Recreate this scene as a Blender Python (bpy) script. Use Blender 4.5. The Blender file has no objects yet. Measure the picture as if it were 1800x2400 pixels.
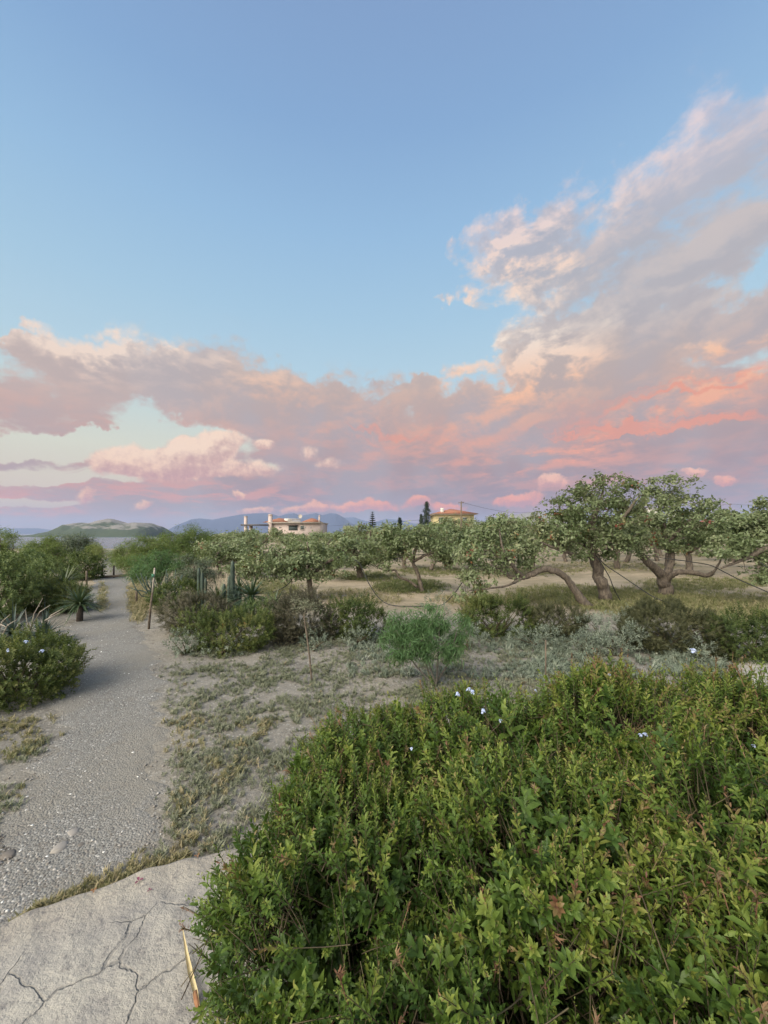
import bpy, math, random
import numpy as np
from mathutils import Vector, Matrix

R = math.radians
rng = np.random.default_rng(11)
random.seed(11)
S = bpy.context.scene
COL = S.collection

# ------------------------------------------------------------------ camera
EYE, F, HY, CX = 1.7, 900.0, 1250.0, 900.0      # eye height, focal length / horizon row of an 1800 x 2400 frame
cam_d = bpy.data.cameras.new("camera")
cam = bpy.data.objects.new("camera", cam_d)
COL.objects.link(cam)
cam.location = (0, 0, EYE)
cam.rotation_euler = (R(90), 0, 0)
cam_d.sensor_fit = 'VERTICAL'
cam_d.sensor_height = 36
cam_d.lens = 36 * F / 2400
cam_d.shift_y = 50 / 2400
cam_d.clip_start = 0.02
cam_d.clip_end = 60000
S.camera = cam

# ------------------------------------------------------------------ exposure
S.view_settings.view_transform = 'Standard'
S.view_settings.look = 'None'
S.view_settings.exposure = 0
S.view_settings.gamma = 1
S.view_settings.use_curve_mapping = False
S.cycles.use_denoising = True
S.cycles.max_bounces = 6
S.cycles.diffuse_bounces = 3
S.cycles.transmission_bounces = 4
S.cycles.volume_bounces = 0
S.cycles.sample_clamp_indirect = 4

# ------------------------------------------------------------------ sun
HAZE = 1e-4
SUN_EL, SUN_AZ = 7.0, -138.0      # degrees; azimuth from +Y, negative = to the left
sun_d = bpy.data.lights.new("sun", 'SUN')
sun_d.energy = 3.1
sun_d.angle = R(35)
sun_d.color = (1.0, 0.93, 0.82)
sun = bpy.data.objects.new("sun", sun_d)
COL.objects.link(sun)
_sd = Vector((math.sin(R(SUN_AZ)) * math.cos(R(38)), math.cos(R(SUN_AZ)) * math.cos(R(38)), math.sin(R(38))))
sun.rotation_euler = _sd.to_track_quat('Z', 'Y').to_euler()


# ------------------------------------------------------------------ node helper
class NT:
    """small expression builder over a node tree"""
    def __init__(s, tree):
        s.t = tree
        s.t.nodes.clear()
    def new(s, kind, **kw):
        n = s.t.nodes.new(kind)
        for k, v in kw.items():
            setattr(n, k, v)
        return n
    def put(s, sock, v):
        if isinstance(v, E):
            v = v.s
        if isinstance(v, bpy.types.NodeSocket):
            s.t.links.new(v, sock)
        elif isinstance(v, (tuple, list)) and len(v) == 3 and sock.type == 'RGBA':
            sock.default_value = (*v, 1)
        else:
            sock.default_value = v
    def m(s, op, a, b=None, c=None, clamp=False):
        n = s.new('ShaderNodeMath', operation=op, use_clamp=clamp)
        s.put(n.inputs[0], a)
        if b is not None: s.put(n.inputs[1], b)
        if c is not None: s.put(n.inputs[2], c)
        return E(s, n.outputs[0])
    def fmix(s, f, a, b):
        return (1.0 - f) * a + f * b
    def vm(s, op, a, b=None):
        n = s.new('ShaderNodeVectorMath', operation=op)
        s.put(n.inputs[0], a)
        if b is not None: s.put(n.inputs[1], b)
        return E(s, n.outputs[0])
    def xyz(s, x, y, z=0.0):
        n = s.new('ShaderNodeCombineXYZ')
        for i, v in enumerate((x, y, z)): s.put(n.inputs[i], v)
        return E(s, n.outputs[0])
    def sep(s, v):
        n = s.new('ShaderNodeSeparateXYZ'); s.put(n.inputs[0], v)
        return [E(s, o) for o in n.outputs]
    def noise(s, vec, scale=5, detail=4, rough=0.5, dist=0.0, color=False, dims='3D'):
        n = s.new('ShaderNodeTexNoise', noise_dimensions=dims)
        if vec is not None: s.put(n.inputs['Vector'], vec)
        s.put(n.inputs['Scale'], scale); s.put(n.inputs['Detail'], detail)
        s.put(n.inputs['Roughness'], rough); s.put(n.inputs['Distortion'], dist)
        return E(s, n.outputs['Color' if color else 'Fac'])
    def voro(s, vec, scale=5, feature='F1', out='Distance', rand=1.0):
        n = s.new('ShaderNodeTexVoronoi', feature=feature)
        if vec is not None: s.put(n.inputs['Vector'], vec)
        s.put(n.inputs['Scale'], scale); s.put(n.inputs['Randomness'], rand)
        return E(s, n.outputs[out])
    def mix(s, f, a, b, blend='MIX'):
        n = s.new('ShaderNodeMix', data_type='RGBA', blend_type=blend)
        s.put(n.inputs[0], f); s.put(n.inputs[6], a); s.put(n.inputs[7], b)
        return E(s, n.outputs[2])
    def ramp(s, f, stops, interp='LINEAR'):
        n = s.new('ShaderNodeValToRGB')
        n.color_ramp.interpolation = interp
        e = n.color_ramp.elements
        while len(e) > 1: e.remove(e[-1])
        e[0].position = stops[0][0]; e[0].color = (*stops[0][1], 1)
        for p, c in stops[1:]:
            k = e.new(p); k.color = (*c, 1)
        s.put(n.inputs[0], f)
        return E(s, n.outputs[0])
    def step(s, x, a, b):
        n = s.new('ShaderNodeMapRange', interpolation_type='SMOOTHSTEP')
        s.put(n.inputs[0], x); n.inputs[1].default_value = a; n.inputs[2].default_value = b
        return E(s, n.outputs[0])
    def mapping(s, v, loc=(0, 0, 0), rot=(0, 0, 0), scale=(1, 1, 1), kind='POINT'):
        n = s.new('ShaderNodeMapping', vector_type=kind)
        s.put(n.inputs[0], v); n.inputs[1].default_value = loc
        n.inputs[2].default_value = rot; n.inputs[3].default_value = scale
        return E(s, n.outputs[0])


class E:
    def __init__(s, nt, sock): s.n = nt; s.s = sock
    def __add__(s, o): return s.n.m('ADD', s, o)
    def __sub__(s, o): return s.n.m('SUBTRACT', s, o)
    def __rsub__(s, o): return s.n.m('SUBTRACT', o, s)
    def __mul__(s, o): return s.n.m('MULTIPLY', s, o)
    def __truediv__(s, o): return s.n.m('DIVIDE', s, o)
    __radd__ = __add__
    __rmul__ = __mul__
    def clamp(s): return s.n.m('ADD', s, 0.0, clamp=True)


def lin(r, g, b):
    f = lambda c: (c / 255 / 12.92) if c / 255 <= 0.04045 else ((c / 255 + 0.055) / 1.055) ** 2.4
    return (f(r), f(g), f(b))


# ------------------------------------------------------------------ sky (world)
W = bpy.data.worlds.new("World")
S.world = W
W.use_nodes = True
n = NT(W.node_tree)
SKY_STRENGTH = 0.1
tc = n.new('ShaderNodeTexCoord')
X, Y, Z = n.sep(tc.outputs['Generated'])
az = n.m('ARCTAN2', X, Y)
el = n.m('ARCSINE', Z)
# the layout of the clouds is kept in azimuth / elevation (radians), drawn from a few sightings


def ae(px, py):
    u, v = (px - CX) / F, (HY - py) / F
    a = math.atan(u)
    return a, math.atan(v * math.cos(a))


P0 = n.xyz(az, el, 1.0)


def warp(p, scale, detail, rough, ax, ay, gain=1.0):
    """p pushed about by two noises (z stays 1)"""
    wx = (n.noise(p, scale, detail, rough, dims='2D') - 0.5) * ax * gain
    wy = (n.noise(n.vm('ADD', p, (5.3, 2.1, 0.0)), scale, detail, rough, dims='2D') - 0.5) * ay * gain
    return n.vm('ADD', p, n.xyz(wx, wy, 0.0))


P = warp(P0, 7, 5, 0.6, 0.26, 0.14, n.step(el, 0.0, 0.35) * 0.9 + 0.25)


def blob(p, px, py, rx, ry, rot=0.0, w=1.0):
    """soft ellipse around a sky direction; radii in the same sighting units"""
    c = ae(px, py)
    ca, sa = math.cos(R(rot)), math.sin(R(rot))
    q = ae(px + rx * ca, py - rx * sa)
    q2 = ae(px - rx * ca, py + rx * sa)
    d = ((q[0] - q2[0]) / 2, (q[1] - q2[1]) / 2)
    t = ae(px + ry * sa, py + ry * ca); t2 = ae(px - ry * sa, py - ry * ca)
    e_ = ((t[0] - t2[0]) / 2, (t[1] - t2[1]) / 2)
    # rows of the inverse of [d e]: the ellipse's own unit coordinates, offset folded into z (= 1)
    det = d[0] * e_[1] - d[1] * e_[0]
    ra = (e_[1] / det, -e_[0] / det); rb = (-d[1] / det, d[0] / det)
    u = n.vm('DOT_PRODUCT', p, (ra[0], ra[1], -ra[0] * c[0] - ra[1] * c[1]))
    v = n.vm('DOT_PRODUCT', p, (rb[0], rb[1], -rb[0] * c[0] - rb[1] * c[1]))
    u.s = u.s.node.outputs[1]; v.s = v.s.node.outputs[1]
    g = n.new('ShaderNodeTexGradient', gradient_type='SPHERICAL')
    n.put(g.inputs[0], n.xyz(u, v, 0.0))
    return E(n, g.outputs[1]), w, v


LAST = [None]


def after(p):
    """p, evaluated only once the running sum is (keeps the node stack small)"""
    return p if LAST[0] is None else n.vm('ADD', p, n.xyz(0.0, 0.0, LAST[0] * 1e-7))


def field(p, lst):
    acc = 0.0
    for i, b in enumerate(lst):
        if i % 5 == 0:
            q = after(p)
        g, w, v = blob(q, *b)
        acc = n.m('MULTIPLY_ADD', g, w, acc)
        LAST[0] = acc
    return acc


def heap_field(p, lst):
    """the same, and how far up its heap each direction lies"""
    acc, up = 0.0, 0.0
    for i, b in enumerate(lst):
        if i % 5 == 0:
            q = after(p)
        g, w, v = blob(q, *b)
        gw = g * w
        acc = n.m('ADD', gw, acc)
        up = n.m('MULTIPLY_ADD', gw, v, up)
        LAST[0] = acc
    return acc, up


#SKYBODY
deck = field(P, [
    (60, 950, 330, 82, -4, 1.2), (330, 888, 330, 92, -10, 1.3), (560, 920, 380, 105, -14, 1.3), (880, 1010, 460, 140, -6, 1.5),
    (700, 980, 320, 80, -8, .8), (225, 868, 190, 46, -4, .95), (130, 1010, 230, 24, 0, 1.0), (60, 1088, 280, 20, 0, 1.2),
    (400, 1180, 700, 75, 0, 1.3), (560, 1110, 330, 60, 0, 1.2), (1000, 1150, 620, 140, 0, 1.6),
    (1500, 1080, 700, 230, 6, 2.2), (1450, 820, 400, 210, 14, 1.6), (1230, 625, 220, 130, 14, 2.3), (1290, 520, 150, 60, 25, .8),
    (1330, 850, 260, 130, 10, 1.3), (1160, 950, 240, 70, 10, 1.3), (1560, 600, 420, 170, 26, 1.10), (1640, 400, 420, 190, 38, .95), (1760, 560, 220, 120, 20, .8), (1450, 480, 300, 130, 40, .55),
    (1350, 430, 200, 80, 42, .5), (1720, 740, 300, 90, 10, 1.1), (1060, 700, 40, 24, -45, 1.0), (1060, 868, 80, 34, 0, .75),
    (1800, 230, 300, 100, 42, .5), (80, 755, 130, 14, -6, .6), (970, 905, 70, 20, 10, .8), (1780, 1180, 500, 120, 0, 1.2),
    (900, 1230, 1500, 60, 0, 1.2)])
gap = field(P, [
    (30, 770, 190, 60, 0, 1.8),
    (90, 1045, 320, 50, 0, 1.6), (310, 1030, 130, 34, -12, 1.2), (120, 1125, 340, 18, 0, 1.9), (60, 1180, 300, 12, 0, 1.6),
    (640, 1095, 100, 22, 0, .9), (1740, 655, 220, 30, 14, .45), (1500, 690, 160, 20, 10, .3),
    (1560, 840, 200, 20, 15, .25), (740, 1190, 160, 8, 0, .6), (1130, 775, 60, 60, 0, .8)])
fa = n.noise(n.mapping(P0, rot=(0, 0, R(-28)), scale=(1.0, 1.9, 1)), 6.0, 9, 0.60, 0.15, dims='2D')
fb = n.noise(n.mapping(P0, loc=(3, 1, 0), rot=(0, 0, R(-4)), scale=(1.0, 3.6, 1)), 7, 8, 0.60, 0.15, dims='2D')
lowf = n.step(el, 0.05, 0.32)
fn = n.fmix(lowf, fb, fa)
dg = deck - gap
high = n.step(el, 0.33, 0.60)
fc = n.noise(n.mapping(P0, loc=(7, 2, 0), rot=(0, 0, R(-36)), scale=(1.0, 2.4, 1)), 15, 6, 0.62, 0.2, dims='2D')
dens = dg + (fn - 0.5) * n.step(dg, -0.15, 0.35) * (high * 1.4 + 2.3) + (fc - 0.5) * high * n.step(dg, -0.05, 0.4) * 1.5
alpha = n.step(dens * (1.0 - high * 0.50), 0.06, 0.74) * (1.0 - high * 0.12)
thick = n.step(dens, 0.20, 1.5)

# relief: the same noise sampled a little towards the light (left and up)
Q0 = n.vm('ADD', P0, (-0.020, 0.018, 0))
fa2 = n.noise(n.mapping(Q0, rot=(0, 0, R(-28)), scale=(1.0, 1.9, 1)), 6.0, 6, 0.60, 0.15, dims='2D')
fb2 = n.noise(n.mapping(Q0, loc=(3, 1, 0), rot=(0, 0, R(-4)), scale=(1.0, 3.6, 1)), 7, 6, 0.60, 0.15, dims='2D')
relief = fn - n.fmix(lowf, fb2, fa2)
lit = n.step(relief, -0.09, 0.17)
edge = 1.0 - thick

# clear sky: the sky texture, tinted by height
st = n.new('ShaderNodeTexSky', sky_type='NISHITA')
st.sun_disc = False
st.sun_elevation = R(SUN_EL)
st.sun_rotation = R(SUN_AZ)
st.air_density = 1.0; st.dust_density = 0.6; st.ozone_density = 2.0
ELS = 1.25
def els(py): return ae(900, py)[1] / ELS
grad = n.ramp(n.m('DIVIDE', el, ELS, clamp=True), [
    (0.0, lin(196, 176, 180)), (els(1180), lin(226, 206, 186)), (els(1080), lin(224, 224, 206)), (els(1000), lin(208, 222, 218)),
    (els(900), lin(186, 216, 232)), (els(750), lin(170, 206, 231)), (els(550), lin(154, 193, 228)), (els(300), lin(138, 175, 217)),
    (els(0), lin(133, 165, 208)), (1.0, lin(118, 148, 194))])
def bright(c):
    v = n.new('ShaderNodeVectorMath', operation='SCALE'); n.put(v.inputs[0], c); v.inputs[3].default_value = 1 / SKY_STRENGTH
    return E(n, v.outputs[0])
base = n.mix(0.93, st.outputs[0], bright(grad))

# cloud colours
shade = n.ramp(n.m('DIVIDE', el, ELS, clamp=True), [
    (0.0, lin(132, 124, 150)), (els(1190), lin(150, 134, 148)), (els(1100), lin(170, 147, 151)), (els(1000), lin(186, 164, 161)),
    (els(880), lin(190, 174, 169)), (els(700), lin(189, 182, 184)), (els(450), lin(180, 186, 208)), (1.0, lin(170, 180, 205))])
cool = n.noise(P0, 3.2, 4, 0.55, dims='2D')
shade = n.mix(n.step(cool, 0.42, 0.66) * 0.5, shade, lin(172, 172, 182))
leftm = n.step(az, -0.1, -0.75)
shade = n.mix(leftm * 0.45, shade, lin(196, 182, 178))
glow = n.ramp(n.m('DIVIDE', el, ELS, clamp=True), [
    (0.0, lin(214, 154, 146)), (els(1180), lin(228, 156, 144)), (els(1040), lin(240, 170, 142)), (els(930), lin(244, 194, 162)),
    (els(820), lin(246, 228, 212)), (els(680), lin(250, 218, 196)), (els(480), lin(232, 214, 216)), (1.0, lin(216, 212, 228))])
glow = n.mix(n.step(az, -.25, -.6) * n.step(el, .22, .36) * .85, glow, lin(240, 222, 208))
warm = field(P, [
    (1200, 850, 280, 140, 8, 1.5), (1170, 630, 220, 170, 20, 2.2), (1060, 1030, 420, 90, 0, .6), (1500, 1010, 420, 70, 16, .8),
    (1700, 900, 300, 30, 22, 1.0), (1350, 1050, 300, 24, 18, .6), (230, 800, 260, 70, -10, 1.8), (600, 900, 200, 40, -14, .5),
    (480, 1160, 460, 60, 0, .6), (1200, 1110, 600, 60, 0, .35), (1500, 330, 420, 180, 40, 1.3),
    (1740, 790, 220, 40, 25, 1.0), (60, 1190, 300, 40, 0, .8)])
amt = n.m('MULTIPLY', (lit * 0.95 + edge * 0.45) * (warm + 0.28), 1.0, clamp=True)
ccol = n.mix(amt, shade, glow)
# fine bright streaks in the sheet at the right
sk = n.noise(n.mapping(P, rot=(0, 0, R(-21)), scale=(0.5, 5.2, 1)), 3.6, 7, 0.60, 0.5, dims='2D')
skm = field(P, [(1540, 1000, 520, 120, 14, 1.5), (1700, 880, 330, 60, 22, 1.0), (1150, 1060, 380, 70, 4, 1.1), (900, 1010, 220, 60, 0, .8)])
ska = n.m('MULTIPLY', n.step(sk, 0.50, 0.68) * skm, 1.0, clamp=True)
ccol = n.mix(ska * 0.75, ccol, lin(236, 155, 131))
sky = n.mix(alpha, base, bright(ccol))

# cumulus heaps low over the horizon, in front of the sheet
PC = warp(P0, 15, 6, 0.62, 0.042, 0.036)
heaps = [(285, 1080, 95, 44, 4, 2.6), (430, 1088, 160, 50, 6, 2.6), (495, 1044, 105, 44, 12, 2.6), (425, 1058, 70, 42, 0, 2.0),
         (590, 1100, 120, 26, 0, 1.3), (618, 1044, 40, 20, 0, 1.8), (725, 1058, 42, 24, 0, 1.1), (770, 1088, 50, 20, 0, .9),
         (205, 1160, 40, 22, 20, 1.5), (330, 1184, 46, 15, 15, 1.4), (557, 1158, 20, 12, 0, 2.0), (600, 1196, 60, 14, 0, 1.6),
         (690, 1196, 50, 14, 0, 1.5), (738, 1188, 34, 20, 0, 2.2), (850, 1188, 110, 15, 0, 2.2), (860, 1178, 32, 18, 0, 1.6),
         (978, 1175, 42, 17, 8, 2.2), (1046, 1190, 60, 18, 0, 2), (1215, 1172, 80, 22, 10, 2.4),
         (1292, 1131, 48, 22, 8, 2.4), (1628, 1106, 42, 13, 4, 2.4), (1700, 1127, 40, 18, 0, 2.3)]
cd, cup = heap_field(PC, heaps)
cn = n.noise(P0, 34, 5, 0.62, dims='2D')
cn2 = n.noise(n.vm('ADD', P0, (-0.008, 0.008, 0)), 34, 4, 0.62, dims='2D')
ca_ = n.step(cd + (cn - 0.5) * 0.6, 0.22, 1.0)
clit = n.step(cup * -0.6 + (cn - cn2) * 1.1, -0.55, 0.45)
hot = n.step(el, 0.20, 0.05)
chot = n.mix(n.step(az, -0.42, 0.1), lin(255, 200, 164), lin(250, 152, 126))
clt = n.mix(hot, lin(254, 222, 198), chot)
cdk = n.mix(hot, lin(206, 166, 160), lin(200, 142, 148))
cc = n.mix(clit, cdk, clt)
sky = n.mix(ca_ * 0.92, sky, bright(cc))
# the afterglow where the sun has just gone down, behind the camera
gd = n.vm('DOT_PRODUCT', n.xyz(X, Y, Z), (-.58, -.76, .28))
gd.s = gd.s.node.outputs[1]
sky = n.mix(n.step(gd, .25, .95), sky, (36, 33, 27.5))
# below the horizon
sky = n.mix(n.step(Z, -0.002, -0.03), sky, (1.5, 1.4, 1.35))
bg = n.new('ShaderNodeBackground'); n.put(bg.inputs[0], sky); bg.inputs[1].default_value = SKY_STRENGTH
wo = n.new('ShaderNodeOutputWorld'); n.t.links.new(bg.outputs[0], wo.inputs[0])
# ------------------------------------------------------------------ mesh helpers
def gp(px, py, z=0.0):
    """ground point seen at a sighting of the photograph"""
    y = (EYE - z) * F / (py - HY)
    return ((px - CX) / F * y, y, z)


def wp(px, py, y):
    """point at depth y seen at a sighting"""
    return ((px - CX) / F * y, y, EYE - (py - HY) / F * y)


class MB:
    def __init__(s):
        s.v, s.q, s.t, s.c, s.n = [], [], [], [], 0
    def add(s, V, Q=None, T=None, C=0.5):
        V = np.asarray(V, dtype=np.float32).reshape(-1, 3)
        s.v.append(V)
        C = np.full(len(V), C, dtype=np.float32) if np.isscalar(C) else np.asarray(C, dtype=np.float32)
        s.c.append(C)
        if Q is not None and len(Q): s.q.append(np.asarray(Q, dtype=np.int32).reshape(-1, 4) + s.n)
        if T is not None and len(T): s.t.append(np.asarray(T, dtype=np.int32).reshape(-1, 3) + s.n)
        s.n += len(V)
        return s
    def box(s, cx, cy, cz, sx, sy, sz, rz=0.0, C=0.5, taper=1.0):
        """box by centre and full sizes; taper scales the top"""
        V = []
        for k in (-1, 1):
            f = taper if k > 0 else 1.0
            for a, b in ((-1, -1), (1, -1), (1, 1), (-1, 1)):
                x, y = a * sx / 2 * f, b * sy / 2 * f
                V.append((cx + x * math.cos(rz) - y * math.sin(rz), cy + x * math.sin(rz) + y * math.cos(rz), cz + k * sz / 2))
        return s.add(V, [(3, 2, 1, 0), (4, 5, 6, 7), (0, 1, 5, 4), (1, 2, 6, 5), (2, 3, 7, 6), (3, 0, 4, 7)], None, C)
    def tube(s, pts, rad, sides=6, C=0.5, cap=True):
        P = np.asarray(pts, dtype=float); m = len(P)
        rad = np.full(m, rad, dtype=float) if np.isscalar(rad) else np.asarray(rad, dtype=float)
        T = np.gradient(P, axis=0)
        T /= np.linalg.norm(T, axis=1, keepdims=True) + 1e-9
        ref = np.array((0, 0, 1.0)) if abs(T[0][2]) < 0.9 else np.array((1.0, 0, 0))
        A = np.cross(T, ref); A /= np.linalg.norm(A, axis=1, keepdims=True) + 1e-9
        for i in range(1, m):
            a = A[i - 1] - T[i] * np.dot(A[i - 1], T[i]); A[i] = a / (np.linalg.norm(a) + 1e-9)
        B = np.cross(T, A)
        th = np.arange(sides) * 2 * math.pi / sides
        V = P[:, None] + rad[:, None, None] * (np.cos(th)[None, :, None] * A[:, None] + np.sin(th)[None, :, None] * B[:, None])
        i = np.arange(m - 1)[:, None]; j = np.arange(sides)[None]
        k = (j + 1) % sides
        Q = np.stack((i * sides + j, i * sides + k, (i + 1) * sides + k, (i + 1) * sides + j), -1).reshape(-1, 4)
        V = V.reshape(-1, 3)
        Tt = []
        if cap:
            V = np.vstack((V, P[:1], P[-1:]))
            n0 = m * sides
            for jj in range(sides):
                kk = (jj + 1) % sides
                Tt += [(n0, kk, jj), (n0 + 1, (m - 1) * sides + jj, (m - 1) * sides + kk)]
        return s.add(V, Q, Tt, C)
    def scatter(s, tpl, pos, rot, scale, C=None, own=1.0):
        """copies of a template (V, Q, T, c): pos (n,3), rot (n,3,3), scale (n,)"""
        V, Q, T, c = tpl
        n_, k = len(pos), len(V)
        if n_ == 0: return s
        W_ = np.einsum('nij,kj->nki', rot, V) * np.asarray(scale)[:, None, None] + np.asarray(pos)[:, None]
        off = (np.arange(n_) * k)[:, None, None]
        CC = np.broadcast_to(c[None] * own, (n_, k)).copy()
        if C is not None: CC = CC + np.asarray(C)[:, None]
        s.add(W_.reshape(-1, 3), (Q[None] + off).reshape(-1, 4) if len(Q) else None,
              (T[None] + off).reshape(-1, 3) if len(T) else None, CC.reshape(-1))
        return s
    def mesh(s, name, smooth=False):
        me = bpy.data.meshes.new(name)
        V = np.concatenate(s.v) if s.v else np.zeros((0, 3), np.float32)
        Q = np.concatenate(s.q) if s.q else np.zeros((0, 4), np.int32)
        T = np.concatenate(s.t) if s.t else np.zeros((0, 3), np.int32)
        me.vertices.add(len(V)); me.vertices.foreach_set("co", V.ravel())
        loops = np.concatenate((Q.ravel(), T.ravel())).astype(np.int32)
        me.loops.add(len(loops)); me.loops.foreach_set("vertex_index", loops)
        start = np.concatenate((np.arange(len(Q)) * 4, len(Q) * 4 + np.arange(len(T)) * 3)).astype(np.int32)
        me.polygons.add(len(start)); me.polygons.foreach_set("loop_start", start)
        if smooth: me.polygons.foreach_set("use_smooth", np.ones(len(start), dtype=bool))
        at = me.attributes.new("tint", 'FLOAT', 'POINT')
        at.data.foreach_set("value", np.concatenate(s.c).astype(np.float32))
        me.update(calc_edges=True)
        return me
    def build(s, name, m, parent=None, smooth=False, **props):
        o = bpy.data.objects.new(name, s.mesh(name, smooth))
        COL.objects.link(o)
        for mm in (m if isinstance(m, (list, tuple)) else [m]): o.data.materials.append(mm)
        if parent is not None:
            o.parent = parent
            if parent.type == 'EMPTY':
                o.matrix_parent_inverse = Matrix.Translation(-parent.location)
        for k, v in props.items(): o[k] = v
        return o


def thing(name, label, cat, loc=(0, 0, 0), group=None):
    o = bpy.data.objects.new(name, None); COL.objects.link(o)
    o.location = loc; o.empty_display_size = 0.2
    o['label'] = label; o['category'] = cat
    if group: o['group'] = group
    return o


def tpl_of(mb):
    V = np.concatenate(mb.v).astype(float)
    Q = np.concatenate(mb.q) if mb.q else np.zeros((0, 4), int)
    T = np.concatenate(mb.t) if mb.t else np.zeros((0, 3), int)
    return (V, Q, T, np.concatenate(mb.c).astype(float))


def unit(v):
    v = np.asarray(v, dtype=float)
    return v / (np.linalg.norm(v, axis=-1, keepdims=True) + 1e-12)


def frames(d, spin=None):
    """rotation matrices taking +Z to the directions d, spun about them"""
    d = unit(d); n_ = len(d)
    if spin is None: spin = rng.uniform(0, 2 * math.pi, n_)
    ref = np.where(np.abs(d[:, 2:3]) < 0.95, np.array([[0, 0, 1.0]]), np.array([[1.0, 0, 0]]))
    a = unit(np.cross(ref, d)); b = np.cross(d, a)
    c_, s_ = np.cos(spin)[:, None], np.sin(spin)[:, None]
    return np.stack((a * c_ + b * s_, b * c_ - a * s_, d), -1)


def leaf(mb, base, d, nrm, L, w, C=0.5, shape=1, curl=0.15):
    """one leaf: base point, direction, upper-side normal. shape 1 = folded blade, 0 = single diamond"""
    base = np.asarray(base, float); d = unit(d); nrm = np.asarray(nrm, float)
    nrm = unit(nrm - d * np.dot(nrm, d)); sd = np.cross(d, nrm)
    if shape == 0:
        V = [base, base + d * L * .5 + sd * w / 2 + nrm * curl * L * .2, base + d * L - nrm * curl * L * .4, base + d * L * .5 - sd * w / 2 + nrm * curl * L * .2]
        return mb.add(V, [(0, 1, 2, 3)], None, C)
    f = 0.18 * w
    p1 = base + d * L * .38 + nrm * curl * L * .20; p2 = base + d * L * .74 + nrm * curl * L * .10; tip = base + d * L - nrm * curl * L * .5
    V = [base, p1 + sd * w * .42 + nrm * f, p1, p1 - sd * w * .42 + nrm * f, p2 + sd * w * .44 + nrm * f, p2, p2 - sd * w * .44 + nrm * f, tip]
    return mb.add(V, [(1, 4, 5, 2), (2, 5, 6, 3)], [(0, 1, 2), (0, 2, 3), (4, 7, 5), (5, 7, 6)], C)


# ------------------------------------------------------------------ materials
def mat(name):
    m = bpy.data.materials.new(name); m.use_nodes = True
    k = NT(m.node_tree)
    out = k.new('ShaderNodeOutputMaterial')
    b = k.new('ShaderNodeBsdfPrincipled')
    k.t.links.new(b.outputs[0], out.inputs[0])
    b.inputs['Roughness'].default_value = 0.8
    b.inputs['Specular IOR Level'].default_value = 0.3
    return m, k, b, out


def pos(k):
    g = k.new('ShaderNodeNewGeometry')
    return E(k, g.outputs['Position'])


def attr(k, name='tint'):
    a = k.new('ShaderNodeAttribute', attribute_name=name)
    return E(k, a.outputs['Fac'])


def bump(k, b, h, strength=0.5, dist=0.02):
    n_ = k.new('ShaderNodeBump')
    n_.inputs['Strength'].default_value = strength; n_.inputs['Distance'].default_value = dist
    k.put(n_.inputs['Height'], h); k.t.links.new(n_.outputs[0], b.inputs['Normal'])


def leafmat(name, stops, transl=0.30, rough=0.6, spec=0.3, patch=0.0):
    """stops: tint 0..1 -> leaf colour"""
    m, k, b, out = mat(name)
    t = attr(k)
    if patch:
        t = t + (k.noise(pos(k), patch, 2, 0.5) - 0.5) * 0.6
    c = k.ramp(t, stops)
    k.put(b.inputs['Base Color'], c)
    b.inputs['Roughness'].default_value = rough
    b.inputs['Specular IOR Level'].default_value = spec
    tr = k.new('ShaderNodeBsdfTranslucent'); k.put(tr.inputs[0], k.mix(0.5, c, (0.16, 0.22, 0.02)))
    mx = k.new('ShaderNodeMixShader'); mx.inputs[0].default_value = transl
    k.t.links.new(b.outputs[0], mx.inputs[1]); k.t.links.new(tr.outputs[0], mx.inputs[2])
    k.t.links.new(mx.outputs[0], out.inputs[0])
    return m


def plain(name, c1, c2, scale=8, rough=0.8, bstr=0.3, bdist=0.01, spec=0.3, detail=5):
    m, k, b, out = mat(name)
    f = k.noise(pos(k), scale, detail, 0.6)
    k.put(b.inputs['Base Color'], k.mix(k.step(f, 0.32, 0.68), c1, c2))
    b.inputs['Roughness'].default_value = rough; b.inputs['Specular IOR Level'].default_value = spec
    if bstr: bump(k, b, k.noise(pos(k), scale * 4, 4, 0.6), bstr, bdist)
    return m


def barkmat(name, c1, c2):
    m, k, b, out = mat(name)
    tco = k.new('ShaderNodeTexCoord')
    v = k.mapping(E(k, tco.outputs['Object']), scale=(1, 1, 0.35))
    f = k.noise(v, 22, 5, 0.65, 0.6)
    g = k.noise(v, 5, 3, 0.5)
    k.put(b.inputs['Base Color'], k.mix(k.step(f, 0.35, 0.65), k.mix(g, c1, (c1[0] * .7, c1[1] * .7, c1[2] * .7)), c2))
    b.inputs['Roughness'].default_value = 0.9
    bump(k, b, f, 0.9, 0.03)
    return m


M = {}
# foreground hedge: tint 0 deep green .. 0.6 fresh yellow green .. 1 reddish brown flower heads
M['hedge'] = leafmat('hedge_leaf', [(0, (.026, .056, .014)), (.3, (.056, .105, .020)), (.55, (.112, .172, .030)), (.75, (.200, .235, .045)),
                                    (.86, (.20, .16, .06)), (.94, (.18, .10, .05)), (1, (.14, .06, .04))], .28, .5, .35)
M['green_low'] = leafmat('yellow_green_leaf', [(0, (.036, .062, .020)), (.5, (.090, .120, .034)), (.85, (.17, .175, .055)), (1, (.16, .09, .03))], .28, patch=3)
M['dark_green'] = leafmat('dark_green_leaf', [(0, (.034, .062, .024)), (.5, (.085, .130, .044)), (1, (.17, .21, .075))], .22, patch=2)
M['brown_shrub'] = leafmat('brown_grey_leaf', [(0, (.050, .048, .032)), (.5, (.100, .092, .060)), (1, (.16, .14, .10))], .15, patch=3)
M['olive_shrub'] = leafmat('olive_leaf', [(0, (.036, .042, .022)), (.5, (.085, .088, .042)), (1, (.145, .14, .075))], .2, patch=3)
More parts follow.
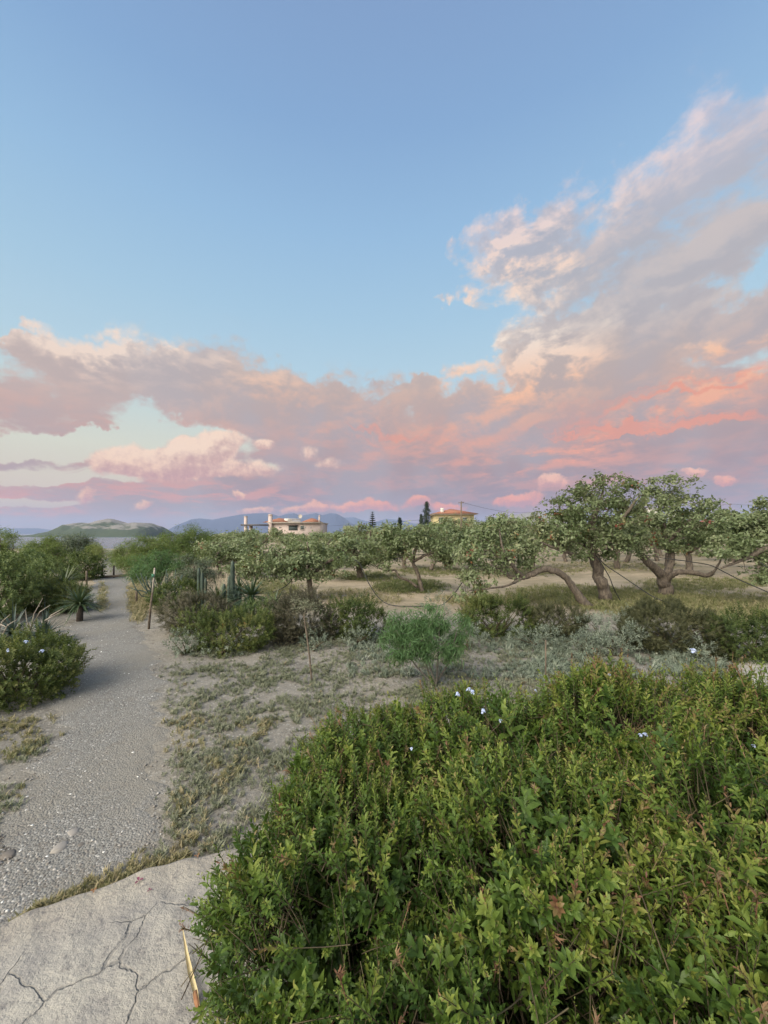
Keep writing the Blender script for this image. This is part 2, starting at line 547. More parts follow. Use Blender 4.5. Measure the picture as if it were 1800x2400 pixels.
M['silver'] = leafmat('silver_leaf', [(0, (.13, .165, .125)), (.5, (.21, .245, .19)), (1, (.33, .355, .29))], .2, .8, .2)
M['weed'] = leafmat('weed_leaf', [(0, (.14, .16, .10)), (.4, (.215, .23, .16)), (.75, (.31, .31, .23)), (1, (.36, .30, .20))], .25, .8, .2)
M['drygrass'] = leafmat('dry_grass_blade', [(0, (.10, .125, .045)), (.5, (.19, .195, .085)), (1, (.38, .32, .20))], .3)
M['pistachio'] = leafmat('pistachio_leaf', [(0, (.085, .120, .050)), (.4, (.170, .215, .105)), (.7, (.26, .285, .16)), (.88, (.25, .23, .10)),
                                            (.95, (.24, .13, .06)), (1, (.20, .05, .04))], .30, .5, .4, patch=1.5)
M['feather'] = leafmat('feathery_leaf', [(0, (.060, .100, .028)), (.5, (.135, .19, .055)), (1, (.24, .27, .10))], .35, patch=1.5)
M['feather_fresh'] = leafmat('fresh_feathery_leaf', [(0, (.050, .105, .042)), (.5, (.095, .180, .070)), (1, (.16, .25, .11))], .35)
M['olive_tree'] = leafmat('grey_olive_leaf', [(0, (.055, .075, .048)), (.5, (.11, .14, .09)), (1, (.20, .225, .16))], .15, patch=1.5)
M['spiky'] = leafmat('spiky_leaf', [(0, (.022, .040, .022)), (.5, (.050, .085, .042)), (1, (.15, .16, .07))], .12, .45, .5)
M['agave'] = leafmat('agave_leaf', [(0, (.040, .062, .055)), (.5, (.080, .115, .100)), (1, (.14, .17, .14))], .08, .5, .4)
M['cactus'] = plain('cactus_skin', (.040, .060, .045), (.075, .105, .085), 6, .6, .2)
M['conifer'] = leafmat('conifer_needles', [(0, (.012, .022, .018)), (.5, (.024, .040, .028)), (1, (.045, .065, .040))], .1)
M['flower'] = leafmat('pale_blue_petal', [(0, (.40, .50, .80)), (1, (.66, .72, .92))], .3)
M['bark'] = barkmat('grey_bark', (.20, .165, .13), (.075, .060, .050))
M['bark_dark'] = barkmat('dark_bark', (.10, .078, .062), (.035, .028, .024))
M['twig'] = plain('grey_twig', (.17, .155, .13), (.09, .08, .07), 9, .9, 0)
M['stem'] = plain('hedge_stem', (.10, .085, .045), (.055, .04, .028), 9, .8, 0)
M['deadwood'] = plain('dead_branch', (.42, .38, .32), (.28, .24, .20), 9, .9, 0)
M['hose'] = plain('black_rubber', (.018, .018, .020), (.03, .03, .03), 5, .55, 0)
M['wood'] = plain('weathered_wood', (.17, .135, .10), (.085, .065, .05), 14, .9, .3)
M['iron'] = plain('rusty_iron', (.06, .045, .038), (.035, .03, .028), 14, .8, .2)
M['whitewash'] = plain('white_paint', (.62, .60, .55), (.48, .46, .42), 6, .85, .1)


# ------------------------------------------------------------------ plants
def spray_tpl(kind, nleaf=12, L=.05, w=.018, rad=.10, droop=0.2, stem=True, shape=0, r=None, hi=1.0):
    """a short shoot along +Z (or a loose clump), leaves carrying their own tint"""
    r = r or random
    mb = MB()
    if kind == 'clump':          # leaves spread through a small ball
        for i in range(nleaf):
            v = np.array([r.gauss(0, 1), r.gauss(0, 1), r.gauss(0, .8)]); v = v / np.linalg.norm(v) * rad * r.random() ** .5
            d = np.array([r.gauss(0, 1), r.gauss(0, 1), r.gauss(-droop, .6)])
            leaf(mb, v, d, (r.gauss(0, .5), r.gauss(0, .5), 1), L * r.uniform(.7, 1.25), w * r.uniform(.8, 1.2), r.uniform(-.12, .12), shape)
    elif kind == 'shoot':        # spirally leaved upright shoot of length rad
        ph = r.uniform(0, 6)
        for i in range(nleaf):
            t = (i + .5) / nleaf; ph += 2.4
            lean = .9 - .55 * t
            sc = (.75 + .5 * math.sin(math.pi * min(1, t * 1.1 + .1))) * (1 if t < .8 else .6)
            d = np.array([math.cos(ph) * lean, math.sin(ph) * lean, .55 + r.uniform(-.25, .3)])
            leaf(mb, (0, 0, rad * t), d, (-math.cos(ph) * .5, -math.sin(ph) * .5, 1), L * sc * r.uniform(.75, 1.2), w * sc * r.uniform(.85, 1.15),
                 (t - .5) * .34 * hi + r.uniform(-.07, .07), shape, r.uniform(.0, .35))
    elif kind == 'feather':      # long thin hanging strips
        for i in range(nleaf):
            v = np.array([r.gauss(0, 1), r.gauss(0, 1), r.gauss(0, .7)]); v = v / np.linalg.norm(v) * rad * r.random() ** .5
            d = np.array([r.gauss(0, .55), r.gauss(0, .55), r.gauss(-droop, .35)])
            leaf(mb, v, d, (r.gauss(0, 1), r.gauss(0, 1), 1), L * r.uniform(.7, 1.3), w * r.uniform(.7, 1.3), r.uniform(-.15, .15), 0, .3)
    elif kind == 'tuft':         # blades out of one point
        for i in range(nleaf):
            a = r.uniform(0, 6.28); tilt = r.uniform(.15, 1.0)
            leaf(mb, (r.gauss(0, .1) * rad, r.gauss(0, .1) * rad, 0), (math.cos(a) * tilt, math.sin(a) * tilt, 1), (0, 0, 1), L * r.uniform(.6, 1.2), w, r.uniform(-.15, .15), 0, .5)
    return tpl_of(mb)


def tpls(kind, k=6, **kw):
    return [spray_tpl(kind, **kw) for _ in range(k)]


def in_ellipsoids(p, bl, f=1.0):
    best = np.full(len(p), 9.0)
    for b in bl:
        q = (p - np.array(b[:3])) / (np.array(b[3:6]) * f)
        best = np.minimum(best, np.linalg.norm(q, axis=1))
    return best


def shell_points(bl, dens, inner=.0, zmin=.02, rough=.12):
    """points over the outside of a union of ellipsoids (cx,cy,cz,rx,ry,rz) and their outward normals"""
    PP, NN = [], []
    for b in bl:
        c, r_ = np.array(b[:3]), np.array(b[3:6])
        area = 4 * math.pi * ((r_[0] * r_[1]) ** 1.6 / 3 + (r_[0] * r_[2]) ** 1.6 / 3 + (r_[1] * r_[2]) ** 1.6 / 3) ** (1 / 1.6)
        m = max(4, int(area * dens))
        d = unit(rng.normal(size=(m, 3)))
        k = 1 + rng.normal(0, rough, m) - (rng.random(m) < inner) * rng.uniform(.1, .55, m)
        p = c + d * r_ * k[:, None]
        nn = unit(d / r_)
        ok = (p[:, 2] > zmin)
        others = [o for o in bl if o is not b]
        if others: ok &= in_ellipsoids(p, others) > .80
        PP.append(p[ok]); NN.append(nn[ok])
    return np.concatenate(PP), np.concatenate(NN)


def foliage(mb, bl, tp, dens, size=1.0, up=.5, jitter=.35, tint=.4, tvar=.18, inner=.25, rough=.17, zmin=.02):
    p, nn = shell_points(bl, dens, inner, zmin, rough)
    if not len(p): return
    # growth in bursts, thin elsewhere
    g0 = sum(np.sin(p[:, 0] * a + p[:, 1] * b_ + p[:, 2] * c_ + e) for a, b_, c_, e in rng.uniform(-16, 16, (6, 4))) / 2.4
    k_ = rng.random(len(p)) < np.clip(.66 + .6 * g0, .10, 1)
    p, nn, g0 = p[k_], nn[k_], g0[k_]
    p = p + nn * (.035 * g0)[:, None]
    d = nn * (1 - up) + np.array([0, 0, up]) + rng.normal(0, jitter, p.shape)
    fr = frames(d)
    sc = size * rng.uniform(.6, 1.35, len(p))
    # tint drifts over the plant in soft patches
    f = sum(np.sin(p[:, 0] * a + p[:, 1] * b_ + p[:, 2] * c_ + e) for a, b_, c_, e in rng.uniform(-7, 7, (4, 4))) / 4
    C = tint + tvar * f + rng.normal(0, tvar * .5, len(p))
    which = rng.integers(0, len(tp), len(p))
    for i, t in enumerate(tp):
        k = which == i
        if k.any(): mb.scatter(t, p[k] - fr[k][:, :, 2] * .0, fr[k], sc[k], np.clip(C[k], .02, .98))


def stems_to(mb, base, bl, count, r0=.010, spread=.08, sides=4):
    for _ in range(count):
        b = bl[rng.integers(0, len(bl))]
        d = unit(rng.normal(size=3)); d[2] = abs(d[2]) * .7 + .1
        tip = np.array(b[:3]) + d * np.array(b[3:6]) * rng.uniform(.6, .98)
        if tip[2] < base[2] + .02: continue
        a = np.array(base) + np.array([rng.normal(0, spread), rng.normal(0, spread), 0])
        mid = a * .5 + tip * .5 + np.array([0, 0, .12 * np.linalg.norm(tip - a)]) + rng.normal(0, .06, 3) * np.linalg.norm(tip - a)
        t = np.linspace(0, 1, 6)[:, None]
        pts = (1 - t) ** 2 * a + 2 * t * (1 - t) * mid + t * t * tip
        mb.tube(pts, np.linspace(r0, r0 * .25, 6), sides, .5, cap=False)


def shrub(name, label, bl, tp, m, dens, stem_m=None, nst=14, group=None, cat='shrub', **kw):
    """bl: ellipsoids (cx,cy,cz,rx,ry,rz)"""
    c = np.mean([b[:2] for b in bl], axis=0)
    z0 = hgt(c[0], c[1])
    t = thing(name, label, cat, (float(c[0]), float(c[1]), z0), group)
    f = MB(); foliage(f, bl, tp, dens, zmin=z0 + .01, **kw)
    f.build('foliage', m, t)
    if nst:
        s_ = MB(); stems_to(s_, (c[0], c[1], z0), bl, nst, r0=.012, spread=.15 * bl[0][3])
        s_.build('stems', stem_m or M['stem'], t)
    return t


class Skeleton:
    """branches grown from given limbs towards leaf clusters"""
    def __init__(s): s.p = []; s.r = []; s.mb = MB()
    def limb(s, pts, radii, sides=8, wob=.02):
        pts = np.asarray(pts, float); radii = np.asarray(radii, float)
        m = max(6, int(len(pts) * 5))
        tt = np.linspace(0, len(pts) - 1, m)
        # Catmull-Rom through the sightings
        ext = np.vstack((2 * pts[0] - pts[1], pts, 2 * pts[-1] - pts[-2]))
        out = []
        for t in tt:
            i = min(int(t), len(pts) - 2); u = t - i
            a, b, c, d = ext[i], ext[i + 1], ext[i + 2], ext[i + 3]
            out.append(.5 * ((2 * b) + (-a + c) * u + (2 * a - 5 * b + 4 * c - d) * u * u + (-a + 3 * b - 3 * c + d) * u ** 3))
        out = np.array(out); rr = np.interp(tt, np.arange(len(pts)), radii)
        out[1:-1] += rng.normal(0, wob, (m - 2, 3)) * rr[1:-1, None] * 6
        s.mb.tube(out, rr * rng.uniform(.92, 1.08, m), sides)
        s.p += list(out); s.r += list(rr)
    def reach(s, target, r1=.004, rmax=.03, sides=4, sag=.1):
        P = np.asarray(s.p); Rr = np.asarray(s.r)
        dd = np.linalg.norm(P - target, axis=1) + (P[:, 2] > target[2] + .1) * .25 + (Rr > .06) * .15
        i = int(np.argmin(dd)); a = P[i]
        v = target - a; L = np.linalg.norm(v)
        if L < .03: return
        mid = a + v * .5 + rng.normal(0, .10, 3) * L + np.array([0, 0, sag * L])
        t = np.linspace(0, 1, 5)[:, None]
        pts = (1 - t) ** 2 * a + 2 * t * (1 - t) * mid + t * t * target
        r0 = min(Rr[i] * .75, rmax, .006 + .02 * L)
        rr = np.linspace(max(r0, r1), r1, 5)
        s.mb.tube(pts, rr, sides, .5, cap=False)
        s.p += list(pts[1:]); s.r += list(rr[1:])


def crown_points(bl, n_, hollow=.45, zmin=.2):
    vol = np.array([b[3] * b[4] * b[5] for b in bl]); vol = vol ** .75; vol /= vol.sum()
    out = []
    for b, f in zip(bl, vol):
        m = max(2, int(n_ * f))
        # leaves gather at the ends of boughs: clumps with gaps between them
        g = max(2, m // 11)
        d = unit(rng.normal(size=(g, 3))); k = rng.uniform(hollow ** 3, 1, g) ** (1 / 3)
        c_ = d * (k * rng.uniform(.85, 1.12, g))[:, None]
        w = rng.integers(0, g, m)
        q = c_[w] + rng.normal(0, .15, (m, 3)) * np.array((1.1, 1.1, .8))
        loose = rng.random(m) < .12
        q[loose] = unit(rng.normal(size=(loose.sum(), 3))) * rng.uniform(.5, 1.15, loose.sum())[:, None]
        p = np.array(b[:3]) + q * np.array(b[3:6])
        out.append(p[p[:, 2] > zmin])
    return np.concatenate(out)


def tree(name, label, limbs, bl, tp, m, ncl, per=1, size=1.0, group=None, bark=None, cat='tree', zmin=.25, tint=.42, tvar=.16,
         r1=.004, rmax=.03, hollow=.45, up=.35, base=None, droop=0.0, rare=.018):
    b0 = base if base is not None else limbs[0][0][0]
    t = thing(name, label, cat, tuple(float(x) for x in b0), group)
    sk = Skeleton()
    for pts, rad in limbs: sk.limb(pts, rad)
    cp = crown_points(bl, ncl, hollow, zmin)
    P = np.asarray(sk.p)
    order = np.argsort([np.min(np.linalg.norm(P - c, axis=1)) for c in cp])
    for i in order: sk.reach(cp[i], r1, rmax)
    sk.mb.build('trunk', bark or M['bark'], t, smooth=True)
    f = MB()
    cen = np.mean([b[:3] for b in bl], axis=0)
    for _ in range(per):
        p = cp + rng.normal(0, .05 if per > 1 else .01, cp.shape)
        d = unit(p - cen) * (1 - up) + np.array([0, 0, up - droop]) + rng.normal(0, .4, p.shape)
        fr = frames(d)
        g = sum(np.sin(p[:, 0] * a + p[:, 1] * b_ + p[:, 2] * c_ + e) for a, b_, c_, e in rng.uniform(-4, 4, (4, 4))) / 4
        C = tint + tvar * g + rng.normal(0, tvar * .5, len(p))
        C = np.where(rng.random(len(p)) < rare, rng.uniform(.85, 1.0, len(p)), C)
        which = rng.integers(0, len(tp), len(p)); sc = size * rng.uniform(.7, 1.25, len(p))
        for i, tt in enumerate(tp):
            k = which == i
            if k.any(): f.scatter(tt, p[k], fr[k], sc[k], np.clip(C[k], .03, .97))
    f.build('crown', m, t)
    return t


# ------------------------------------------------------------------ the lie of the land
def sstep(x, a, b):
    t = np.clip((np.asarray(x, float) - a) / (b - a), 0, 1); return t * t * (3 - 2 * t)


def hgt_a(x, y):
    x = np.asarray(x, float); y = np.asarray(y, float)
    near = .015 * np.sin(x * 2.1 + 1) * np.sin(y * 1.7) + .010 * np.sin(x * 5.3 + y * 3.1) + .006 * np.sin(x * 9.7 - y * 8.3)
    onpath = 1 - sstep(np.abs(x + 1.75 + (y - 2) * .68), .6, 1.6)
    h = near * (1 - .6 * onpath) - .05
    h = h + .05 * np.sin(x * .35) * np.sin(y * .27) * sstep(y, 8, 20)
    d = np.minimum(y - 44, -(x + .42 * y) - .5)
    return h - 10.5 * sstep(d, 0, 26)


def hgt(x, y): return float(hgt_a(x, y))


# ================================================================== SETTING
def ground_material():
    m, k, b, out = mat('dry_ground')
    p = pos(k)
    big = k.noise(p, .35, 5, .6)
    mid = k.noise(p, 2.2, 6, .62)
    fine = k.noise(p, 45, 4, .7)
    grit = k.voro(p, 120, out='Color')
    c = k.mix(k.step(mid, .35, .65), (0.245, 0.228, 0.200), (0.185, 0.174, 0.155))
    c = k.mix(k.step(big, .40, .62) * .6, c, (0.284, 0.258, 0.215))
    c = k.mix(k.step(k.noise(p, 5.5, 6, .7), .56, .68) * .55, c, (0.116, 0.096, 0.076))
    c = k.mix(k.step(fine, .55, .75) * .5, c, (0.361, 0.331, 0.284))
    gx_, gy_, gz_ = k.sep(k.voro(p, 60, out='Color'))
    c = k.mix(k.step(gx_, .88, .96) * .6, c, (0.396, 0.378, 0.344))
    c = k.mix(k.step(gy_, .80, .92) * .45 * k.step(k.noise(p, 1.7, 4, .6), .42, .6), c, (0.086, 0.073, 0.056))
    # the orchard floor is paler, with thin dried growth
    x, y, z = k.sep(p)
    orch = k.step(y, 7.5, 9.5)
    o = k.mix(k.step(k.noise(k.mapping(p, scale=(.5, 1.2, 1)), .9, 7, .68), .36, .64), (0.370, 0.305, 0.228), (0.241, 0.206, 0.142))
    o = k.mix(k.step(k.noise(p, 8, 5, .7), .5, .68) * .45, o, (0.133, 0.116, 0.073))
    c = k.mix(orch, c, o)
    k.put(b.inputs['Base Color'], c)
    b.inputs['Roughness'].default_value = .95; b.inputs['Specular IOR Level'].default_value = .1
    bump(k, b, fine * .5 + k.noise(p, 14, 5, .65) + k.sep(grit)[0] * .12, .8, .025)
    return m


def path_material():
    m, k, b, out = mat('gravel_path')
    p = pos(k)
    cell = k.voro(p, 85, out='Color'); cx_, cy_, cz_ = k.sep(cell)
    d = k.voro(p, 85)
    big = k.noise(p, 1.1, 5, .6)
    c = k.mix(cx_, (0.152, 0.147, 0.136), (0.236, 0.230, 0.216))
    c = k.mix(k.step(cy_, .92, .97) * .7, c, (0.464, 0.448, 0.424))
    c = k.mix(k.step(cz_, .85, .93) * .7, c, (0.104, 0.088, 0.076))
    c = k.mix(k.step(big, .42, .62) * .7, c, (0.216, 0.206, 0.188))
    sandy = k.step(k.noise(k.mapping(p, scale=(1.0, .45, 1)), 1.3, 5, .62), .47, .60)
    c = k.mix(sandy * .75, c, (.205, .192, .168))
    c = k.mix(k.step(k.noise(p, 9, 4, .6), .5, .7) * .35, c, (0.160, 0.140, 0.116))
    k.put(b.inputs['Base Color'], c)
    b.inputs['Roughness'].default_value = .9; b.inputs['Specular IOR Level'].default_value = .2
    bump(k, b, (1.0 - d) * .6 + k.noise(p, 30, 4, .6), .8, .012)
    return m


def terrace_material():
    m, k, b, out = mat('crazy_paving')
    p = pos(k); t = attr(k)      # tint = metres in from the edge
    warpv = k.vm('MULTIPLY', k.vm('SUBTRACT', k.noise(p, 5, 4, .6, color=True), (.5, .5, .5)), (.13, .13, 0))
    q = k.vm('ADD', p, warpv)
    e_ = k.voro(q, 3.4, 'DISTANCE_TO_EDGE')
    inside = k.step(t, .20, .30)
    wdt = k.noise(p, 6, 3, .6)
    joint = (1.0 - k.step(e_ - wdt * .016, -.004, .010)) * inside * k.step(k.noise(p, 3.5, 3, .6), .22, .40)
    tone = k.noise(p, 3, 6, .65)
    c = k.mix(k.step(tone, .38, .62), (0.353, 0.332, 0.294), (0.252, 0.239, 0.225))
    c = k.mix(k.step(t, .30, .02) * .45, c, (0.336, 0.290, 0.227))
    f = k.noise(p, 60, 4, .7)
    c = k.mix(k.step(f, .52, .72) * .5, c, (0.395, 0.370, 0.336))
    c = k.mix(k.step(k.noise(p, 17, 5, .7), .54, .66) * .6, c, (0.143, 0.134, 0.134))
    c = k.mix(joint * .55, c, (.15, .145, .14))
    k.put(b.inputs['Base Color'], c)
    b.inputs['Roughness'].default_value = .88
    bump(k, b, f * .35 + k.noise(p, 13, 6, .7) * 1.6 - joint * .5, 1.0, .012)
    return m


# ---- ground: one sheet to the horizon, falling away to the sea at the left
def axis(lo, hi, n_, k):
    t = np.linspace(-1, 1, n_); s_ = np.sinh(t * k) / math.sinh(k)
    return np.where(s_ < 0, -s_ * lo, s_ * hi)


gx = axis(-9000, 9000, 420, 9.0); gy = axis(-300, 9000, 520, 9.0)
GX, GY = np.meshgrid(gx, gy)
GZ = hgt_a(GX, GY)
ii = np.arange(len(gy) - 1)[:, None] * len(gx) + np.arange(len(gx) - 1)[None]
mb = MB().add(np.stack((GX, GY, GZ), -1).reshape(-1, 3), np.stack((ii, ii + 1, ii + 1 + len(gx), ii + len(gx)), -1).reshape(-1, 4))
mb.build('ground', ground_material(), smooth=True, kind='structure')

# ---- gravel path
PATH_R = [(2.0, -1.28), (2.35, -1.41), (3.12, -1.85), (4.64, -2.72), (5.67, -3.43), (8.05, -5.3), (10.2, -6.75), (15, -10.0), (25, -17.5), (38, -26.9), (43, -30.3)]
PATH_L = [(2.0, -2.1), (2.35, -2.28), (3.12, -2.74), (4.64, -3.8), (5.67, -4.72), (8.05, -6.55), (10.2, -7.9), (15, -11.3), (25, -18.3), (38, -27.9), (43, -31.5)]
ys = np.concatenate((np.linspace(.4, 8, 260), np.linspace(8.1, 43, 160)))
jr = np.cumsum(rng.normal(0, .02, len(ys))); jr -= np.convolve(jr, np.ones(25) / 25, 'same')
jl = np.cumsum(rng.normal(0, .025, len(ys))); jl -= np.convolve(jl, np.ones(25) / 25, 'same')
xr = np.interp(ys, *zip(*PATH_R)) + jr + .05 * np.sin(ys * 6) + .05 * np.sin(ys * 17 + 1) + .03 * np.sin(ys * 41); xl = np.interp(ys, *zip(*PATH_L)) + jl + .07 * np.sin(ys * 4.3) + .05 * np.sin(ys * 19) + .03 * np.sin(ys * 37)
tt = np.linspace(0, 1, 40)
PX_ = xl[:, None] * (1 - tt) + xr[:, None] * tt; PY_ = np.repeat(ys[:, None], 40, 1)
edge_ = np.minimum(tt, 1 - tt)[None] * 14
PZ_ = hgt_a(PX_, PY_) + .006 * np.minimum(edge_, 1) + .001
ii = np.arange(len(ys) - 1)[:, None] * 40 + np.arange(39)[None]
MB().add(np.stack((PX_, PY_, PZ_), -1).reshape(-1, 3), np.stack((ii, ii + 1, ii + 41, ii + 40), -1).reshape(-1, 4)).build('path', path_material(), smooth=True, kind='structure')


def path_edges(y): return np.interp(y, *zip(*PATH_L)), np.interp(y, *zip(*PATH_R))


# ---- curved stone terrace underfoot
edge_px = [gp(*a) for a in ((0, 2163), (105, 2117), (211, 2085), (338, 2034), (456, 2005), (582, 1984))]
EP = [(-4.6, -1.5), (-3.4, .1), (-2.35, 1.15)] + [(a[0], a[1]) for a in edge_px] + [(0.1, 2.13), (1.0, 2.10), (1.9, 2.25), (2.9, 2.9), (3.55, 3.9)]
EP += [gp(1697, 1574)[:2], gp(1745, 1548)[:2], gp(1800, 1520)[:2], (7.2, 6.2), (9.5, 6.6)]
EP = np.array(EP)
sm = []
ext = np.vstack((2 * EP[0] - EP[1], EP, 2 * EP[-1] - EP[-2]))
for i in range(len(EP) - 1):
    for u in np.linspace(0, 1, 14, endpoint=False):
        a, b, c, d = ext[i], ext[i + 1], ext[i + 2], ext[i + 3]
        sm.append(.5 * ((2 * b) + (-a + c) * u + (2 * a - 5 * b + 4 * c - d) * u * u + (-a + 3 * b - 3 * c + d) * u ** 3))
sm = np.array(sm)
ctr = np.array((2.2, -3.5)); inw = unit(ctr - sm)
rows, tints, zz = [], [], []
for s_, z_ in ((0, -.30), (0.0, -.02), (.006, -.006), (.022, 0), (.12, 0), (.2, 0), (.32, 0), (.6, 0), (1.2, 0), (2.4, 0), (4.0, 0)):
    q = sm + inw * s_
    wob = .004 * np.sin(q[:, 0] * 31) * np.sin(q[:, 1] * 27) if z_ > -.1 else 0
    rows.append(np.column_stack((q + (inw * (.006 * np.sin(sm[:, :1] * 23 + sm[:, 1:] * 17))), np.full(len(q), z_) + wob))); tints.append(np.full(len(q), s_))
nr, nc = len(rows), len(sm)
ii = np.arange(nr - 1)[:, None] * nc + np.arange(nc - 1)[None]
MB().add(np.concatenate(rows), np.stack((ii, ii + 1, ii + 1 + nc, ii + nc), -1).reshape(-1, 4), None, np.concatenate(tints)).build('terrace_pavement', terrace_material(), smooth=True, kind='structure')

# ---- sea
m, k, b, out = mat('sea_water')
p = pos(k)
k.put(b.inputs['Base Color'], k.mix(k.noise(k.mapping(p, scale=(.004, .02, 1)), 1, 4, .6), (.04, .075, .12), (.07, .11, .16)))
b.inputs['Roughness'].default_value = .22; b.inputs['Specular IOR Level'].default_value = .5
bump(k, b, k.noise(k.mapping(p, scale=(.25, .6, 1)), 1, 5, .6), .6, .5)
MB().add([(-9000, 35, -8), (9000, 35, -8), (9000, 9000, -8), (-9000, 9000, -8)], [(0, 1, 2, 3)]).build('sea', m, kind='structure')


# ---- island and mountains across the water
def ridge(name, pts, y, depth, base_z, material, nx=260, ny=44, rough=.25, seed=0, floor_px=40):
    """pts: sightings of the ridge line; a hill body rising behind its shore"""
    r_ = np.random.default_rng(seed)
    px = np.array([a[0] for a in pts], float); py = np.array([a[1] for a in pts], float)
    u = np.linspace(px[0], px[-1], nx); top = np.interp(u, px, py)
    ph = r_.uniform(0, 6, (9, 2))
    V = []
    crest = .55
    for j in range(ny):
        t = j / (ny - 1)
        yy = y + depth * t
        prof = math.sin(min(1, t / crest) * math.pi / 2) ** .9 if t < crest else math.cos((t - crest) / (1 - crest) * math.pi / 2)
        zt = EYE - (top - HY) / F * (y + depth * crest)
        H = (zt - base_z)
        nz = sum(np.sin(u * (.03 * 1.55 ** k) + ph[k, 0] + t * 3.1 * 1.5 ** k) * np.cos(t * (5 * 1.4 ** k) + ph[k, 1] + u * .02 * 1.3 ** k) / 1.45 ** k for k in range(9)) / 2.5
        z = base_z - 3 + (H + 3) * prof * (1 + rough * nz * (1 - abs(2 * prof - 1) ** 4))
        V.append(np.column_stack(((u - CX) / F * (y + depth * crest) * (1 + .15 * (t - crest)), np.full(nx, yy) + 0 * u, z)))
    ii = np.arange(ny - 1)[:, None] * nx + np.arange(nx - 1)[None]
    return MB().add(np.concatenate(V), np.stack((ii, ii + 1, ii + 1 + nx, ii + nx), -1).reshape(-1, 4)).build(name, material, smooth=True, kind='structure')


m, k, b, out = mat('island_scrub')
p = pos(k); g = k.new('ShaderNodeNewGeometry'); nz = k.sep(E(k, g.outputs['Normal']))[2]
zz = k.sep(p)[2]
rock = k.step(k.noise(k.mapping(p, scale=(.02, .02, .05)), 1, 7, .7) + (zz - 14.0) * .008, .53, .62)
k.put(b.inputs['Base Color'], k.mix(rock, k.mix(k.noise(p, .05, 6, .7), (.028, .048, .026), (.075, .09, .05)), (.20, .185, .165)))
b.inputs['Roughness'].default_value = 1
isl = m
ridge('island_hill', [(40, 1262), (90, 1256), (130, 1249), (160, 1238), (180, 1227), (196, 1225), (215, 1227), (235, 1220), (262, 1216), (280, 1221), (300, 1228), (325, 1225), (352, 1226), (372, 1234), (384, 1246), (392, 1262)],
      1000, 420, -8, isl, rough=.26, seed=3)
m, k, b, out = mat('far_mountain')
p = pos(k)
k.put(b.inputs['Base Color'], k.mix(k.noise(k.mapping(p, scale=(.002, .002, .006)), 1, 6, .65), (.025, .040, .085), (.05, .065, .11)))  # blue of the distant haze put into the base colour
b.inputs['Roughness'].default_value = 1
ridge('mountain_range', [(380, 1262), (410, 1238), (430, 1226), (452, 1217), (470, 1215), (500, 1218), (530, 1212), (565, 1206), (600, 1203), (632, 1203), (655, 1210), (672, 1205), (690, 1203), (705, 1209), (722, 1206), (742, 1203),
      (757, 1208), (775, 1203), (790, 1204), (806, 1213), (822, 1226), (850, 1240), (900, 1262)], 5000, 1500, -8, m, rough=.12, seed=5, nx=320)
ridge('mountain_range', [(560, 1262), (760, 1240), (806, 1213), (830, 1212), (850, 1219), (875, 1224), (905, 1216), (940, 1219), (965, 1226), (1000, 1230), (1040, 1238), (1100, 1262)], 7000, 1400, -8, m, rough=.12, seed=8)
ridge('mountain_range', [(-200, 1262), (-100, 1240), (0, 1239), (40, 1238), (90, 1238), (130, 1243), (220, 1262)], 6400, 1400, -8, m, rough=.12, seed=12)
ridge('hill', [(1090, 1262), (1150, 1225), (1200, 1208), (1240, 1200), (1262, 1199), (1300, 1207), (1350, 1222), (1420, 1235), (1560, 1262)], 2200, 900, 0, isl, rough=.12, seed=15)
ridge('hill', [(1480, 1262), (1600, 1240), (1750, 1236), (1850, 1234), (2000, 1262)], 3200, 900, 0, isl, rough=.1, seed=18)

# ---- the air over the plain and the water
hz = bpy.data.materials.new('haze_air'); hz.use_nodes = True
k = NT(hz.node_tree)
out = k.new('ShaderNodeOutputMaterial'); pv = k.new('ShaderNodeVolumePrincipled')
pv.inputs['Color'].default_value = (.54, .66, .96, 1); pv.inputs['Density'].default_value = HAZE; pv.inputs['Anisotropy'].default_value = .0
k.t.links.new(pv.outputs[0], out.inputs['Volume'])
if HAZE:
    MB().box(0, 0, 180 - 6.5, 19400, 19400, 373).build('haze', hz, kind='stuff')


# ================================================================== BUILDINGS
def hip_roof(mb, x0, x1, y0, y1, z0, z1, over=.0, C=.5):
    x0 -= over; x1 += over; y0 -= over; y1 += over
    w = min(x1 - x0, y1 - y0) / 2
    if x1 - x0 > y1 - y0: a, b = (x0 + w, (y0 + y1) / 2), (x1 - w, (y0 + y1) / 2)
    else: a, b = ((x0 + x1) / 2, y0 + w), ((x0 + x1) / 2, y1 - w)
    V = [(x0, y0, z0), (x1, y0, z0), (x1, y1, z0), (x0, y1, z0), (*a, z1), (*b, z1)]
    if abs(a[0] - b[0]) + abs(a[1] - b[1]) < .05:
        mb.add(V[:5], [(3, 2, 1, 0)], [(0, 1, 4), (1, 2, 4), (2, 3, 4), (3, 0, 4)], C)
    elif x1 - x0 > y1 - y0:
        mb.add(V, [(3, 2, 1, 0), (0, 1, 5, 4), (2, 3, 4, 5)], [(1, 2, 5), (3, 0, 4)], C)
    else:
        mb.add(V, [(3, 2, 1, 0), (1, 2, 5, 4), (3, 0, 4, 5)], [(0, 1, 4), (2, 3, 5)], C)


